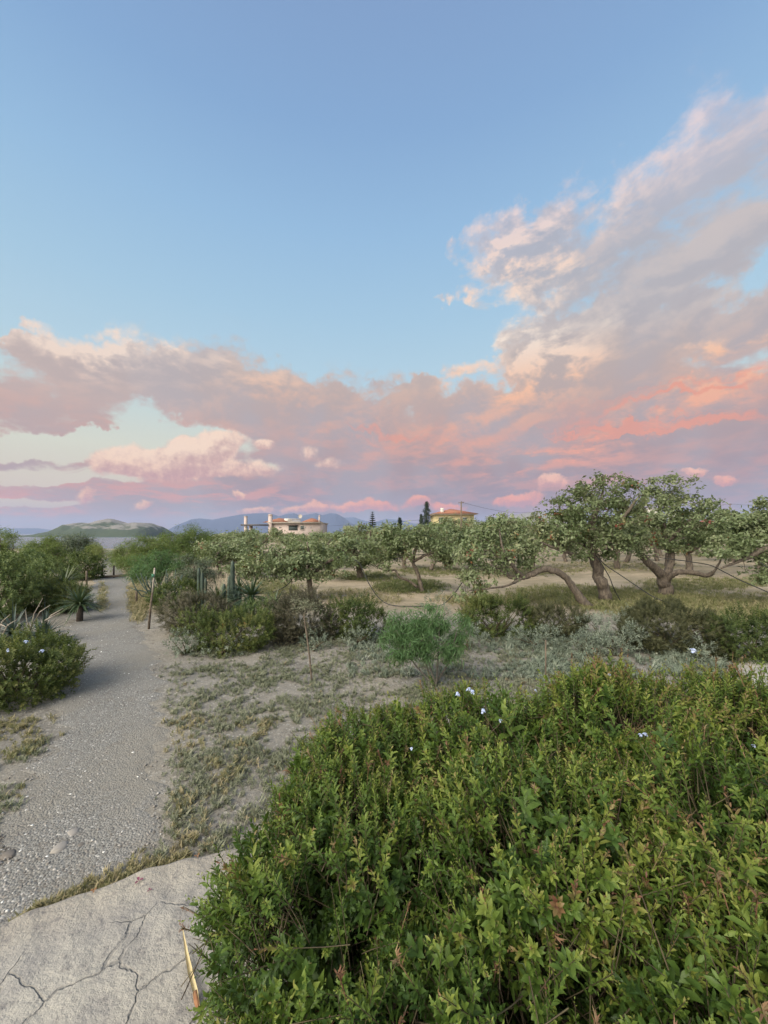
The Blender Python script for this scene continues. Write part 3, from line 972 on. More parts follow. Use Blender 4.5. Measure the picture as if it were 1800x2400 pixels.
def tile_mat():
    m, k, b, out = mat('terracotta_tiles')
    p = pos(k)
    w = k.new('ShaderNodeTexWave', wave_type='BANDS', bands_direction='DIAGONAL'); k.put(w.inputs[0], p); w.inputs['Scale'].default_value = 2.2; w.inputs['Distortion'].default_value = .4
    c = k.mix(k.noise(p, 2.5, 5, .7), (.25, .105, .065), (.34, .165, .105))
    c = k.mix(E(k, w.outputs[1]) * .3, c, (.24, .08, .045))
    k.put(b.inputs['Base Color'], c); bump(k, b, E(k, w.outputs[1]), .5, .05)
    return m


TILE = tile_mat()
PINK = plain('pink_render', (.45, .37, .34), (.40, .33, .30), 1.5, .9, .1)
YEL = plain('yellow_render', (.42, .36, .20), (.37, .31, .17), 1.2, .9, .1)
TRIM = plain('pale_trim', (.46, .42, .37), (.40, .36, .32), 2, .9, .1)
GLASS = plain('dark_shuttered_glass', (.05, .065, .065), (.08, .10, .10), 3, .25, 0, .6)
GREYW = plain('grey_metal', (.30, .32, .34), (.24, .25, .27), 3, .5, 0)

HY0 = 80.0


def hx(px, y=HY0): return (px - CX) / F * y
def hz_(py, y=HY0): return EYE - (py - HY) / F * y


h = thing('house', 'single storey pink house with two tiled hip roofs and a flat pergola at its left', 'house', (hx(690), HY0 + 5, 0))
b_ = MB()
b_.box((hx(630) + hx(750)) / 2, HY0 + 5.2, hz_(1227) / 2 - .2, hx(750) - hx(630), 10, hz_(1227) + .4)
b_.box((hx(616) + hx(630)) / 2 + .02, HY0 + 7, hz_(1230) / 2 - .2, hx(630) - hx(616), 6, hz_(1230) + .4)
b_.build('wall', PINK, h)
c_ = MB()
c_.box((hx(628) + hx(751)) / 2, HY0 + 5.1, hz_(1225.8), hx(751.5) - hx(627), 10.9, .18)
c_.box((hx(628) + hx(751)) / 2, HY0 + 5.1, hz_(1224.4), hx(752) - hx(626), 11.3, .10)
c_.build('cornice', TRIM, h)
r1 = MB(); hip_roof(r1, hx(613), hx(676), HY0 + .4, HY0 + 9.6, hz_(1224.0), hz_(1212.5)); r1.build('roof', TILE, h)
r2 = MB(); hip_roof(r2, hx(703), hx(747), HY0 + .4, HY0 + 8.6, hz_(1224.0), hz_(1213)); r2.build('roof', TILE, h)
for px, w_, ptop, pbot, yy in ((634, 8, 1208.5, 1275, HY0 - .1), (747.3, 3.4, 1210.5, 1224, HY0 + .6)):
    ch = MB(); zt, zb = hz_(ptop), hz_(pbot) if pbot < 1270 else -.1
    W_ = w_ / F * HY0
    ch.box(hx(px), yy, (zt + zb) / 2, W_, W_ * .9, zt - zb)
    ch.box(hx(px), yy, zt + .06, W_ * 1.18, W_ * 1.08, .12)
    ch.box(hx(px), yy, zt + .22, W_ * .8, W_ * .7, .2)
    o = ch.build('chimney', PINK, h)
pg = thing  # pergola
s_ = MB(); s_.box((hx(567) + hx(631)) / 2, HY0 + 2.0, hz_(1230.2), hx(631) - hx(567), 5.0, .20)
s_.box((hx(567) + hx(631)) / 2, HY0 - .55, hz_(1230.6), hx(631) - hx(566), .12, .34)
s_.build('pergola_roof', plain('dark_pergola', (.10, .095, .10), (.07, .07, .075), 3, .7, 0), h)
for px, w_, ptop, yy in ((576, 6, 1211.5, HY0 - .15), (588, 6.5, 1230.8, HY0 + 3.6)):
    p_ = MB(); W_ = w_ / F * yy; zt = hz_(ptop, yy)
    p_.box(hx(px, yy), yy, zt / 2 - .1, W_, W_, zt + .2)
    if ptop < 1220: p_.box(hx(px, yy), yy, zt + .07, W_ * 1.2, W_ * 1.2, .14)
    p_.build('pillar', PINK, h)
pp = MB(); x0, x1 = hx(673.5), hx(703); zt, zb = hz_(1216.2), hz_(1224)
pp.box((x0 + x1) / 2, HY0 + .8, zt, x1 - x0, .25, .12); pp.box((x0 + x1) / 2, HY0 + .8, zb + .05, x1 - x0, .25, .14)
for i in range(11):
    xx = x0 + .15 + (x1 - x0 - .3) * i / 10
    pp.tube([(xx, HY0 + .8, zb + .1), (xx, HY0 + .8, zb + .25), (xx, HY0 + .8, zb + .5), (xx, HY0 + .8, zt)], [.05, .09, .05, .06], 6)
pp.build('balustrade', TRIM, h)
w_ = MB().box(hx(667), HY0 + 3, hz_(1219.5), hx(674) - hx(662), 2.5, .9); w_.build('water_tank', M['whitewash'], h)
d_ = MB()
for i in range(6):
    a0 = i / 6
for rr, dy in ((.42, .0),):
    th = np.linspace(0, 2 * math.pi, 17)[:-1]
    V = [(hx(700), HY0 + 1.6, hz_(1209.5))] + [(hx(700) + rr * math.cos(a), HY0 + 1.45, hz_(1209.5) + rr * math.sin(a)) for a in th] + [(hx(700), HY0 + 1.66, hz_(1209.5))] + [(hx(700) + rr * math.cos(a), HY0 + 1.5, hz_(1209.5) + rr * math.sin(a)) for a in th]
    d_.add(V, None, [(0, 1 + (i + 1) % 16, 1 + i) for i in range(16)] + [(17, 18 + i, 18 + (i + 1) % 16) for i in range(16)])
d_.tube([(hx(700), HY0 + 1.6, hz_(1224)), (hx(700), HY0 + 1.6, hz_(1210))], .04, 6)
d_.build('satellite_dish', TRIM, h)
an = MB().tube([(hx(672.5), HY0 + 1.2, hz_(1224)), (hx(672.5), HY0 + 1.2, hz_(1206))], .03, 5); an.build('aerial_mast', GREYW, h)
fy = HY0 + .17
o = MB().box(hx(686.5), fy, hz_(1237), hx(697) - hx(676), .10, hz_(1231.5) - hz_(1243)).build('door', GLASS, h)
MB().box(hx(686.5), fy - .25, hz_(1231.2), hx(698.5) - hx(675), .55, .14).build('awning', plain('dark_awning', (.09, .07, .06), (.07, .06, .05), 3, .8, 0), h)
wn_ = MB().box(hx(708), fy, hz_(1237), hx(712) - hx(704), .08, hz_(1232.5) - hz_(1241.5)).build('window', GLASS, h)
fr_ = MB()
for px in (703.5, 712.5): fr_.box(hx(px), fy - .02, hz_(1237), .10, .14, hz_(1232) - hz_(1242))
fr_.box(hx(708), fy - .02, hz_(1232), hx(713) - hx(703), .13, .10); fr_.box(hx(708), fy - .02, hz_(1242), hx(713) - hx(703), .13, .10)
fr_.build('frame', TRIM, wn_)
MB().box(hx(622.5), HY0 + 3.9, hz_(1240), .55, .1, 1.9).build('door', GLASS, h)
for px in (655, 714.5, 728):
    l_ = MB().box(hx(px), fy - .04, hz_(1236), .18, .16, .26, taper=.7); l_.build('wall_lamp', GREYW, h)

# ---- yellow house
HY1 = 110.0
q = lambda px: hx(px, HY1)
z_ = lambda py: hz_(py, HY1)
h = thing('house', 'tall yellow house with a broad terracotta hip roof behind the orchard trees', 'house', (q(1065), HY1 + 5, 0))
MB().box((q(1019) + q(1112)) / 2, HY1 + 5.5, z_(1205.5) / 2, q(1112) - q(1019), 10, z_(1205.5)).build('wall', YEL, h)
MB().box((q(1012) + q(1120)) / 2, HY1 + 5.5, z_(1204.8), q(1119.5) - q(1012.5), 11.8, .22).build('eaves', TRIM, h)
r1 = MB(); hip_roof(r1, q(1011), q(1121), HY1 - .6, HY1 + 11.6, z_(1203.9), z_(1190.5)); r1.build('roof', TILE, h)
ch = MB(); ch.box(q(1038), HY1 + 1.6, z_(1197), .9, .9, z_(1192) - z_(1206)); ch.box(q(1038), HY1 + 1.6, z_(1193) + .1, 1.05, 1.05, .14); ch.build('chimney', M['whitewash'], h)
for px in (1034, 1090):
    wv_ = MB().box(q(px), HY1 + .47, z_(1219), 1.2, .1, 1.5); o = wv_.build('window', GLASS, h)
    MB().box(q(px), HY1 + .42, z_(1212.3), 1.5, .16, .14).build('lintel', TRIM, o); MB().box(q(px), HY1 + .42, z_(1225.7), 1.5, .2, .12).build('sill', TRIM, o)

# ---- white houses glimpsed through the crowns at the right
for px0, px1, pt, yy, lab in ((1516, 1545, 1193, 140, 'small white flat roofed house seen through the tall tree crown'), (1588, 1604, 1203, 170, 'tiny white house block right of the other white house'), (1672, 1700, 1236, 95, 'low white shed beyond the orchard at the right')):
    x0, x1 = hx(px0, yy), hx(px1, yy); zt = hz_(pt, yy)
    h = thing('white_house', lab, 'house', ((x0 + x1) / 2, yy + 3, 0))
    MB().box((x0 + x1) / 2, yy + 3, zt / 2, x1 - x0, 6, zt).build('wall', M['whitewash'], h)
    MB().box((x0 + x1) / 2, yy + 3, zt + .1, x1 - x0 + .3, 6.3, .2).build('roof', TRIM, h)
    MB().box((x0 + x1) / 2, yy - .04, zt * .6, 1.0, .1, 1.2).build('window', GLASS, h)


# ---- utility poles and lines
def pole(px, ptop, y, label, r_=.10):
    x = hx(px, y); z = hz_(ptop, y)
    t = thing('utility_pole', label, 'utility pole', (x, y, 0))
    MB().tube([(x, y, -.2), (x, y, z * .5), (x, y, z)], [r_, r_ * .9, r_ * .75], 8).build('post', M['wood'], t)
    c = MB().box(x, y, z - .25, .9, .09, .09)
    for a in (-.38, 0, .38): c.tube([(x + a, y, z - .21), (x + a, y, z - .05)], .035, 6)
    c.build('crossarm', M['wood'], t)
    return Vector((x, y, z - .1))


pa = pole(1081, 1175, 64, 'tall wooden utility pole rising in front of the yellow house', .13)
pb = pole(1292, 1193, 100, 'distant utility pole just left of the tall tree crown')
pc = pole(1711, 1180, 96, 'utility pole beyond the orchard at the far right', .12)
pd_ = Vector((hx(2200, 90), 90, 8.0)); pe = Vector((hx(560, 260), 260, 5.5))


def wire(a, b, label, sag):
    t = np.linspace(0, 1, 26)[:, None]
    P_ = np.array(a) * (1 - t) + np.array(b) * t; P_[:, 2] -= sag * 4 * t[:, 0] * (1 - t[:, 0])
    o = MB().tube(P_, .022, 4).build('power_line', M['hose']); o['label'] = label; o['category'] = 'power line'


wire(pa, pb, 'thin dark power line sagging right from the pole by the yellow house', 1.3)
wire(pb, pc, 'power line running between the two right hand poles behind the tall trees', 1.0)
wire(pc, pd_, 'power line leaving the far right pole out of the frame', .8)
wire(pa - Vector((0, 0, 2.5)), pe, 'faint low power line crossing left in front of the mountains', 1.0)


# ================================================================== PLANTS
T_PIST = tpls('clump', 7, nleaf=13, L=.085, w=.042, rad=.13, droop=.5, shape=0)
T_PIST_F = tpls('clump', 6, nleaf=10, L=.13, w=.065, rad=.19, droop=.5, shape=0)
T_FEA = tpls('feather', 6, nleaf=22, L=.16, w=.010, rad=.14, droop=.2)
T_FEA_D = tpls('feather', 8, nleaf=16, L=.085, w=.0075, rad=.06, droop=1.0)
T_OLI = tpls('clump', 6, nleaf=20, L=.065, w=.016, rad=.14, droop=-.1)
T_SHR = tpls('shoot', 7, nleaf=18, L=.026, w=.012, rad=.12)
T_FINE = tpls('shoot', 7, nleaf=22, L=.026, w=.008, rad=.11)
T_SIL = tpls('shoot', 6, nleaf=12, L=.040, w=.012, rad=.12)
T_BIG = tpls('shoot', 6, nleaf=14, L=.06, w=.024, rad=.18)


def bl_from(px0, px1, pyt, pyb, k=6, deep=.8, lump=.22, seed=None, zbase=-.05):
    """ellipsoids filling a sighted outline standing on the ground at its lower edge"""
    r_ = np.random.default_rng(int(px0 * 7 + pyt) if seed is None else seed)
    yf = (EYE - zbase) * F / (pyb - HY)
    rx = (px1 - px0) / 2 / F * yf; yc = yf + rx * deep; rx = (px1 - px0) / 2 / F * yc
    cx = ((px0 + px1) / 2 - CX) / F * yc; H = EYE - (pyt - HY) / F * yc - zbase
    bl = [(cx, yc, zbase + H * .42, rx * .72, rx * deep * .72, H * .48)]
    k += 3
    for i in range(k):
        a = (i + r_.uniform(-.4, .4)) / max(1, k) * 2 * math.pi
        s_ = r_.uniform(.26, .52)
        bl.append((cx + math.cos(a) * rx * (1 - s_), yc + math.sin(a) * rx * deep * (1 - s_), zbase + H * r_.uniform(.22, .60), rx * s_, rx * deep * s_, H * r_.uniform(.30, .44)))
    return bl


# ---------------------------------------------------------------- the big hedge in front
HB0 = [(-.10, 1.38, .28, .48, .48, .42), (-.02, 1.85, .32, .44, .42, .40), (.22, .86, .22, .45, .42, .38), (.55, 1.28, .34, .52, .48, .50), (.52, 1.85, .38, .50, .48, .45),
      (.95, .86, .28, .50, .42, .44), (1.12, 1.30, .36, .52, .48, .52), (1.15, 1.88, .42, .50, .46, .50), (1.65, .90, .30, .50, .45, .46), (1.75, 1.35, .38, .52, .48, .52),
      (1.78, 1.90, .42, .48, .44, .47), (2.35, 1.15, .36, .52, .5, .5), (2.40, 1.75, .40, .52, .50, .48), (3.0, 1.5, .38, .55, .6, .47), (3.1, 2.2, .38, .5, .5, .45)]
HB = [(b[0], b[1], b[2] + (.07 if b[1] > 1.7 else .04) - (.12 if b[0] > 2.3 else 0), *b[3:]) for b in HB0]
T_HEDGE = tpls('shoot', 9, nleaf=24, L=.026, w=.0095, rad=.14, shape=1, hi=1.5)
T_HEDGE_S = tpls('shoot', 6, nleaf=18, L=.029, w=.012, rad=.12, shape=1, hi=.8)
T_HEDGE += [spray_tpl('shoot', nleaf=28, L=.022, w=.008, rad=.19, shape=1, hi=1.7) for _ in range(3)]


def head_tpl():
    """spent flower head: a tuft of thin bracts on a short stalk"""
    mb = MB()
    for i in range(16):
        a = random.uniform(0, 6.28); t = random.uniform(.2, .9)
        leaf(mb, (0, 0, random.uniform(-.012, .02)), (math.cos(a) * t, math.sin(a) * t, 1), (0, 0, 1), random.uniform(.014, .026), .0035, random.uniform(-.05, .05), 0, .6)
    mb.tube([(0, 0, -.05), (0, 0, .005)], .0014, 3, 0, cap=False)
    return tpl_of(mb)


T_HEAD = [head_tpl() for _ in range(4)]
hedge = thing('hedge', 'large leafy green hedge with brownish spent flower heads filling the near foreground', 'hedge', (1.0, 1.4, 0))
f = MB()
for tp, dens, up, inner, sz, tint, tv in ((T_HEDGE, 1150, .42, .22, .88, .46, .17), (T_HEDGE_S, 420, .2, .60, 1.0, .24, .12)):  # second layer: low tint puts the shade of the inner gaps into the colour
    p, nn = shell_points(HB, dens, inner, .03, .085)
    keep = (p[:, 1] > .30) & (np.hypot(p[:, 0], p[:, 1]) > .42)
    # growth comes in bursts: fuller here, thin and dark there
    g0 = sum(np.sin(p[:, 0] * a + p[:, 1] * b_ + p[:, 2] * c_ + e) for a, b_, c_, e in rng.uniform(-14, 14, (6, 4))) / 2.4
    keep &= rng.random(len(p)) < np.clip(.72 + .55 * g0, .12, 1)
    p, nn, g0 = p[keep], nn[keep], g0[keep]
    d = nn * (1 - up) + np.array([0, 0, up]) + rng.normal(0, .33, p.shape)
    d[:, 2] = np.maximum(d[:, 2], -.2)
    fr = frames(d); n_ = len(p)
    g = sum(np.sin(p[:, 0] * a + p[:, 1] * b_ + p[:, 2] * c_ + e) for a, b_, c_, e in rng.uniform(-6, 6, (5, 4))) / 5
    # tint rises with height: lighter and yellower towards the top
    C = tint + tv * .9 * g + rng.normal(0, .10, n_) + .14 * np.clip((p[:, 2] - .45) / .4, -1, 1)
    red = rng.random(n_) < .012
    C = np.where(red, rng.uniform(.80, .92, n_), np.clip(C, .02, .76))
    which = rng.integers(0, len(tp), n_); sc = sz * np.exp(rng.normal(0, .24, n_)) * (1 + .12 * g0)
    base = p - fr[:, :, 2] * (.10 * sc)[:, None]
    for i, t in enumerate(tp):
        kk = which == i
        f.scatter(t, base[kk], fr[kk], sc[kk], C[kk])
    if tp is T_HEDGE:
        tips = base + fr[:, :, 2] * (.17 * sc)[:, None]
        hsel = (rng.random(n_) < .045) & (nn[:, 2] > .1)
        stem_p, stem_d = base.copy(), fr[:, :, 2].copy()
        hp, hf = tips[hsel], fr[hsel]
f.build('foliage', M['hedge'], hedge)
f = MB(); w_ = rng.integers(0, 4, len(hp))
for i in range(4):
    kk = w_ == i
    f.scatter(T_HEAD[i], hp[kk], hf[kk], rng.uniform(.7, 1.3, kk.sum()), rng.uniform(.80, .99, kk.sum()))
f.build('spent_flower_heads', leafmat('dry_flower_head', [(0, (.26, .22, .10)), (.85, (.24, .18, .10)), (.92, (.22, .12, .07)), (1, (.16, .08, .05))], .2), hedge)
f = MB()
tv_ = np.array([[0, 0, -.12], [.002, .001, -.05], [0, 0, .12]])
st_ = MB(); st_.tube(tv_, [.0022, .0018, .001], 3, .5, cap=False); st_ = tpl_of(st_)
f.scatter(st_, stem_p, frames(stem_d), np.ones(len(stem_p)))
for b in HB: stems_to(f, (b[0], b[1], 0.0), [b], 16, .011, .12, 5)
f.build('stems', M['stem'], hedge)


def bloom_tpl():
    mb = MB()
    for i in range(9):
        a = random.uniform(0, 6.28); t = random.uniform(.1, 1)
        c = np.array([math.cos(a) * t * .016, math.sin(a) * t * .016, .016 - .010 * t + random.uniform(-.004, .004)])
        ax = unit(np.array([math.cos(a) * t, math.sin(a) * t, .9])); s1 = unit(np.cross(ax, (0.3, .8, .1))); s2 = np.cross(ax, s1)
        for k_ in range(5):
            th = k_ * 2 * math.pi / 5
            leaf(mb, c, s1 * math.cos(th) + s2 * math.sin(th) + ax * .25, ax, .0105, .008, random.uniform(0, 1), 0, .2)
        mb.tube([c - ax * .022, c], .0009, 3, .3, cap=False)
    return tpl_of(mb)


def on_hedge(px, py):
    yy = np.linspace(.5, 3.2, 500); P_ = np.column_stack(((px - CX) / F * yy, yy, EYE - (py - HY) / F * yy))
    d = in_ellipsoids(P_, HB, 1.0); k_ = np.argmax(d < 1.09) if (d < 1.09).any() else int(np.argmin(d))
    return P_[k_]


T_BLOOM = [bloom_tpl() for _ in range(3)]
T_TUFTS = tpls('shoot', 3, nleaf=14, L=.03, w=.011, rad=.16, shape=1)
for px, py, zz_, s_ in ((1078, 1628, .86, 1), (1104, 1620, .87, 1.3), (1126, 1663, .87, 1.0), (1174, 1690, .88, .8), (1618, 1524, 1.00, 1.5), (1498, 1720, .90, .9), (1254, 1620, .90, .7), (1436, 1584, .95, .7), (965, 1752, .82, .7), (1752, 1740, .9, .7)):
    x, y, zz_ = on_hedge(px, py)
    f = MB()
    for j in range(2 if s_ > .8 else 1):
        f.scatter(T_BLOOM[j], np.array([[x + rng.normal(0, .008), y + rng.normal(0, .01), zz_ + rng.normal(0, .004)]]), frames(np.array([[rng.normal(0, .3), -.4, 1.0]])), np.array([s_ * .52]))
    f.build('flower', M['flower'], hedge)


# ---------------------------------------------------------------- shrubs of the bed beyond the clearing
def sh(name, label, px0, px1, pyt, pyb, tp, m, dens, k=4, deep=.8, stem_m=None, nst=14, group=None, **kw):
    return shrub(name, label, bl_from(px0, px1, pyt, pyb, k, deep), tp, M[m], dens, stem_m, nst, group, **kw)


G1 = 'shrubs in the bed across the clearing'
sh('shrub', 'rounded grey brown shrub nearest the wooden stake, right of the path', 388, 535, 1388, 1494, T_FINE, 'brown_shrub', 923, stem_m=M['twig'], group=G1, tint=.5, up=.35, size=1.0)
sh('shrub', 'low spreading yellow green shrub in front of the spiky yuccas', 425, 640, 1436, 1540, T_SHR, 'green_low', 660, 5, .5, group=G1, tint=.55, size=1.0)
sh('shrub', 'twiggy dark brown shrub behind the thin leafless sapling', 622, 778, 1392, 1516, T_FINE, 'brown_shrub', 923, group=G1, tint=.32, up=.45)
sh('shrub', 'dark green and yellow shrub left of the feathery weeping shrub', 752, 908, 1398, 1506, T_SHR, 'green_low', 660, 5, .6, group=G1, tint=.34, size=1.0)
sh('shrub', 'wide yellow green shrub with tiny blue flowers right of the weeping shrub', 1078, 1250, 1402, 1506, T_SHR, 'green_low', 660, 5, .6, group=G1, tint=.48, size=1.05)
sh('shrub', 'grey green twiggy shrub below the fallen leaning trunk', 1228, 1372, 1408, 1506, T_FINE, 'olive_shrub', 923, 5, .7, group=G1, tint=.55)
sh('shrub', 'big dense dark olive dome shaped shrub in front of the forked tree', 1456, 1690, 1408, 1548, T_FINE, 'olive_shrub', 1176, 5, .8, group=G1, tint=.42, tvar=.14, rough=.07, up=.4, size=.9)
sh('shrub', 'dark yellowish shrub next to the stone edge at the right', 1672, 1860, 1440, 1566, T_SHR, 'green_low', 660, 5, .7, group=G1, tint=.30)
sh('shrub', 'bright green leafy shrub behind the wooden stake', 362, 470, 1366, 1436, T_BIG, 'green_low', 300, 4, .8, group=G1, tint=.38, size=.8)
sh('shrub', 'small dark green shrub under the two yucca rosettes', 560, 668, 1405, 1470, T_SHR, 'dark_green', 480, 3, .6, group=G1, tint=.55)
G2 = 'silvery grey shrubs in the bed across the clearing'
for lab, a in (('pale silvery sage like shrub below the cut log of the leaning tree', (1350, 1470, 1440, 1520)), ('silvery grey shrub spreading left of the dark olive dome', (1395, 1500, 1452, 1548)),
               ('low silvery plants edging the bed right of the weeping shrub', (1190, 1330, 1478, 1530)), ('small silver tuft between weeping shrub and yellow green shrub', (1060, 1130, 1472, 1530)),
               ('small silver tuft under the dark green and yellow shrub', (800, 870, 1478, 1520)), ('silver tuft at the foot of the dark brown twiggy shrub', (706, 770, 1486, 1532)),
               ('silvery clump edging the bed under the fallen trunk', (1320, 1440, 1486, 1545)), ('silvery low plant right of the dark olive dome', (1610, 1700, 1505, 1560)),
               ('grey green herb at the corner of the bed by the path', (395, 470, 1478, 1545)), ('grey green herb in front of the yellow green shrub', (480, 560, 1498, 1545)),
               ('faint silvery plant behind the weeping shrub', (985, 1060, 1398, 1470)), ('silvery plant under the trunks of the tall tree', (1440, 1510, 1428, 1466))):
    sh('silver_shrub', lab, *a, T_SIL, 'silver', 230, 3, .7, nst=6, group=G2, tint=.45, up=.6, size=.9, rough=.2)

# ---- left bank
G3 = 'shrubs on the left of the path'
sh('shrub', 'low spreading bright green shrub with blue flowers at the left edge by the path', -90, 166, 1512, 1680, T_SHR, 'green_low', 840, 9, .9, group=G3, tint=.56, tvar=.16, up=.55, size=1.0)
sh('shrub', 'tall dark green shrub mass at the left edge', -130, 62, 1300, 1470, T_BIG, 'dark_green', 285, 6, .8, group=G3, tint=.8, size=.85)
sh('shrub', 'dark shrub tinged orange behind the pale dead branches', 30, 130, 1345, 1440, T_SHR, 'green_low', 520, 4, .8, group=G3, tint=.5, size=1.2)
sh('shrub', 'yellowish green shrub on the path edge above the grey agave', 118, 200, 1366, 1440, T_SHR, 'green_low', 520, 4, .8, group=G3, tint=.55, size=1.2)
sh('shrub', 'mid green shrub behind the dark left mass', 60, 170, 1318, 1392, T_BIG, 'dark_green', 195, 4, .8, group=G3, tint=.75, size=1.0)
sh('shrub', 'rounded green shrub left of the narrow strip of sea', 155, 235, 1300, 1362, T_BIG, 'green_low', 135, 4, .8, group=G3, tint=.30, size=1.3)
sh('shrub', 'dark low shrub far left under the olive tree', 0, 120, 1296, 1345, T_BIG, 'dark_green', 135, 4, .7, group=G3, tint=.6, size=1.3)
sh('shrub', 'small dark shrub under the yucca crown on the left bank', 130, 205, 1398, 1440, T_SHR, 'dark_green', 400, 3, .8, group=G3, tint=.5, size=1.2)
for px, py, z in ((60, 1510, .56), (98, 1532, .5), (20, 1530, .52)):
    y = (EYE - z) * F / (py - HY); f = MB()
    f.scatter(T_BLOOM[0], np.array([[hx(px, y), y, z + .02]]), frames(np.array([[0, -.3, 1.0]])), np.array([1.1]))
    f.build('flower', M['flower'], bpy.data.objects['shrub.010'])


# ---- small and feathery trees
def simple_limbs(base, top, r0, k=4, spread=.5):
    b, t = np.array(base), np.array(top); L = np.linalg.norm(t - b)
    out = [([b, b * .6 + t * .4 + rng.normal(0, .04, 3) * L, t], [r0, r0 * .75, r0 * .35])]
    for i in range(k):
        a = i / k * 2 * math.pi + rng.uniform(-.5, .5)
        s_ = b + (t - b) * rng.uniform(.2, .5)
        e_ = s_ + np.array([math.cos(a) * spread, math.sin(a) * spread, rng.uniform(.25, .6) * L])
        out.append(([s_, (s_ + e_) / 2 + np.array([0, 0, .05 * L]), e_], [r0 * .6, r0 * .45, r0 * .2]))
    return out


def blob_w(px, py, rx, ry, y, ryd=None):
    c = wp(px, py, y); k_ = y / F
    return (c[0], c[1], c[2], rx * k_, (ryd if ryd is not None else rx * .8) * k_, ry * k_)


def small_tree(label, pxc, pyb_y, bl, tp, m, ncl, r0, name='tree', **kw):
    y = pyb_y; x = hx(pxc, y)
    b = (x, y, hgt(x, y)); c = np.mean([q_[:3] for q_ in bl], axis=0)
    return tree(name, label, simple_limbs(b, (c[0], c[1], c[2] + .3), r0, 5, bl[0][3] * .7), bl, tp, M[m], ncl, base=b, **kw)


small_tree('rounded grey green olive tree left of the strip of sea', 168, 25, [blob_w(150, 1290, 42, 34, 25), blob_w(190, 1292, 36, 36, 25), blob_w(170, 1272, 38, 26, 25), blob_w(128, 1285, 28, 26, 24.5)], T_OLI, 'olive_tree', 900, .12, 'olive_tree', size=2.0, hollow=.3, tint=.42)
small_tree('yellow green feathery tree left of the olive tree', 112, 20, [blob_w(92, 1285, 38, 30, 20), blob_w(120, 1300, 34, 28, 20), blob_w(78, 1310, 40, 24, 19), blob_w(110, 1330, 45, 20, 18)], T_FEA, 'feather', 700, .07, 'feathery_tree', size=1.5, tint=.55)
small_tree('thin wispy tree at the extreme left edge', 12, 13, [blob_w(8, 1262, 26, 26, 13), blob_w(-25, 1290, 40, 40, 13), blob_w(20, 1310, 26, 30, 13)], T_FEA, 'feather', 170, .05, 'feathery_tree', size=1.2, tint=.5)
small_tree('low yellow green feathery tree just left of the sea gap', 226, 24, [blob_w(220, 1300, 26, 24, 24), blob_w(200, 1322, 30, 22, 22)], T_FEA, 'feather', 330, .05, 'feathery_tree', size=1.6, tint=.75)
small_tree('feathery tamarisk like tree right of the path end', 325, 18, [blob_w(300, 1300, 36, 32, 18), blob_w(340, 1290, 44, 32, 18), blob_w(375, 1300, 38, 32, 18), blob_w(320, 1330, 55, 28, 17), blob_w(290, 1340, 26, 24, 17.5)], T_FEA, 'feather', 1000, .08, 'feathery_tree', size=1.4, tint=.5)
small_tree('taller dark feathery tree between the sea and the pink house', 440, 22, [blob_w(412, 1262, 40, 30, 22), blob_w(455, 1268, 46, 32, 22), blob_w(500, 1285, 36, 30, 22), blob_w(425, 1300, 60, 30, 21.5), blob_w(475, 1310, 50, 28, 21)], T_FEA, 'feather', 1200, .11, 'feathery_tree', size=1.6, tint=.36)
small_tree('fresh green bush crowned tree behind the wooden stake', 375, 10.5, [blob_w(352, 1318, 36, 26, 10.5), blob_w(400, 1312, 40, 26, 10.5), blob_w(375, 1338, 60, 24, 10.2), blob_w(335, 1350, 26, 24, 10)], T_FEA, 'feather_fresh', 420, .05, 'feathery_tree', size=.9, tint=.5, up=.5)
small_tree('arching grey green bush left of the cactus clump', 455, 10, [blob_w(450, 1330, 42, 32, 10), blob_w(430, 1365, 50, 26, 9.8), blob_w(480, 1350, 36, 30, 10.2)], T_OLI, 'olive_tree', 420, .05, 'feathery_tree', size=.9, tint=.5)
# arching bare limbs at the foot of that bush
b0 = gp(372, 1412)
t = thing('arching_cactus', 'dark many armed arching cactus bush below the fresh green crown', 'cactus', (b0[0], b0[1], -.05))
for i in range(30):
    a = rng.uniform(0, 6.28); rr = rng.uniform(.3, .75)
    e1 = (b0[0] + math.cos(a) * rr * .6, b0[1] + math.sin(a) * rr * .4, rng.uniform(.10, .40)); e2 = (b0[0] + math.cos(a) * rr, b0[1] + math.sin(a) * rr * .6, rng.uniform(.2, .85))
    MB().tube([(b0[0], b0[1], -.05), ((b0[0] + e1[0]) / 2, (b0[1] + e1[1]) / 2, e1[2] * .75), e1, ((e1[0] + e2[0]) / 2 + rng.normal(0, .04), (e1[1] + e2[1]) / 2, (e1[2] + e2[2]) / 2 - .03), e2], [.018, .017, .015, .013, .009], 6).build('arm', M['cactus'], t, smooth=True)

# ---- weeping feathery shrub in the clearing
c = gp(1020, 1598)
bl = [blob_w(945, 1462, 48, 34, 4.35, 42), blob_w(1000, 1450, 52, 30, 4.4, 45), blob_w(1058, 1468, 46, 36, 4.4, 42), blob_w(935, 1500, 42, 32, 4.25, 36), blob_w(1010, 1495, 70, 34, 4.3, 55), blob_w(1075, 1505, 30, 30, 4.4, 30), blob_w(925, 1520, 30, 26, 4.2, 30), blob_w(985, 1530, 40, 20, 4.2, 30), blob_w(1040, 1525, 34, 22, 4.3, 30)]
lim = []
for ex, ey in ((940, 1480), (985, 1465), (1030, 1462), (1070, 1480), (1000, 1500)):
    e_ = wp(ex, ey, 4.35 + rng.uniform(-.2, .2)); b_ = np.array(c) + np.array([rng.normal(0, .012), rng.normal(0, .012), -.05])
    mid = (b_ * .5 + np.array(e_) * .5) + np.array([(e_[0] - b_[0]) * .18, 0, -.02])
    lim.append(([b_, mid, e_], [.012, .009, .004]))
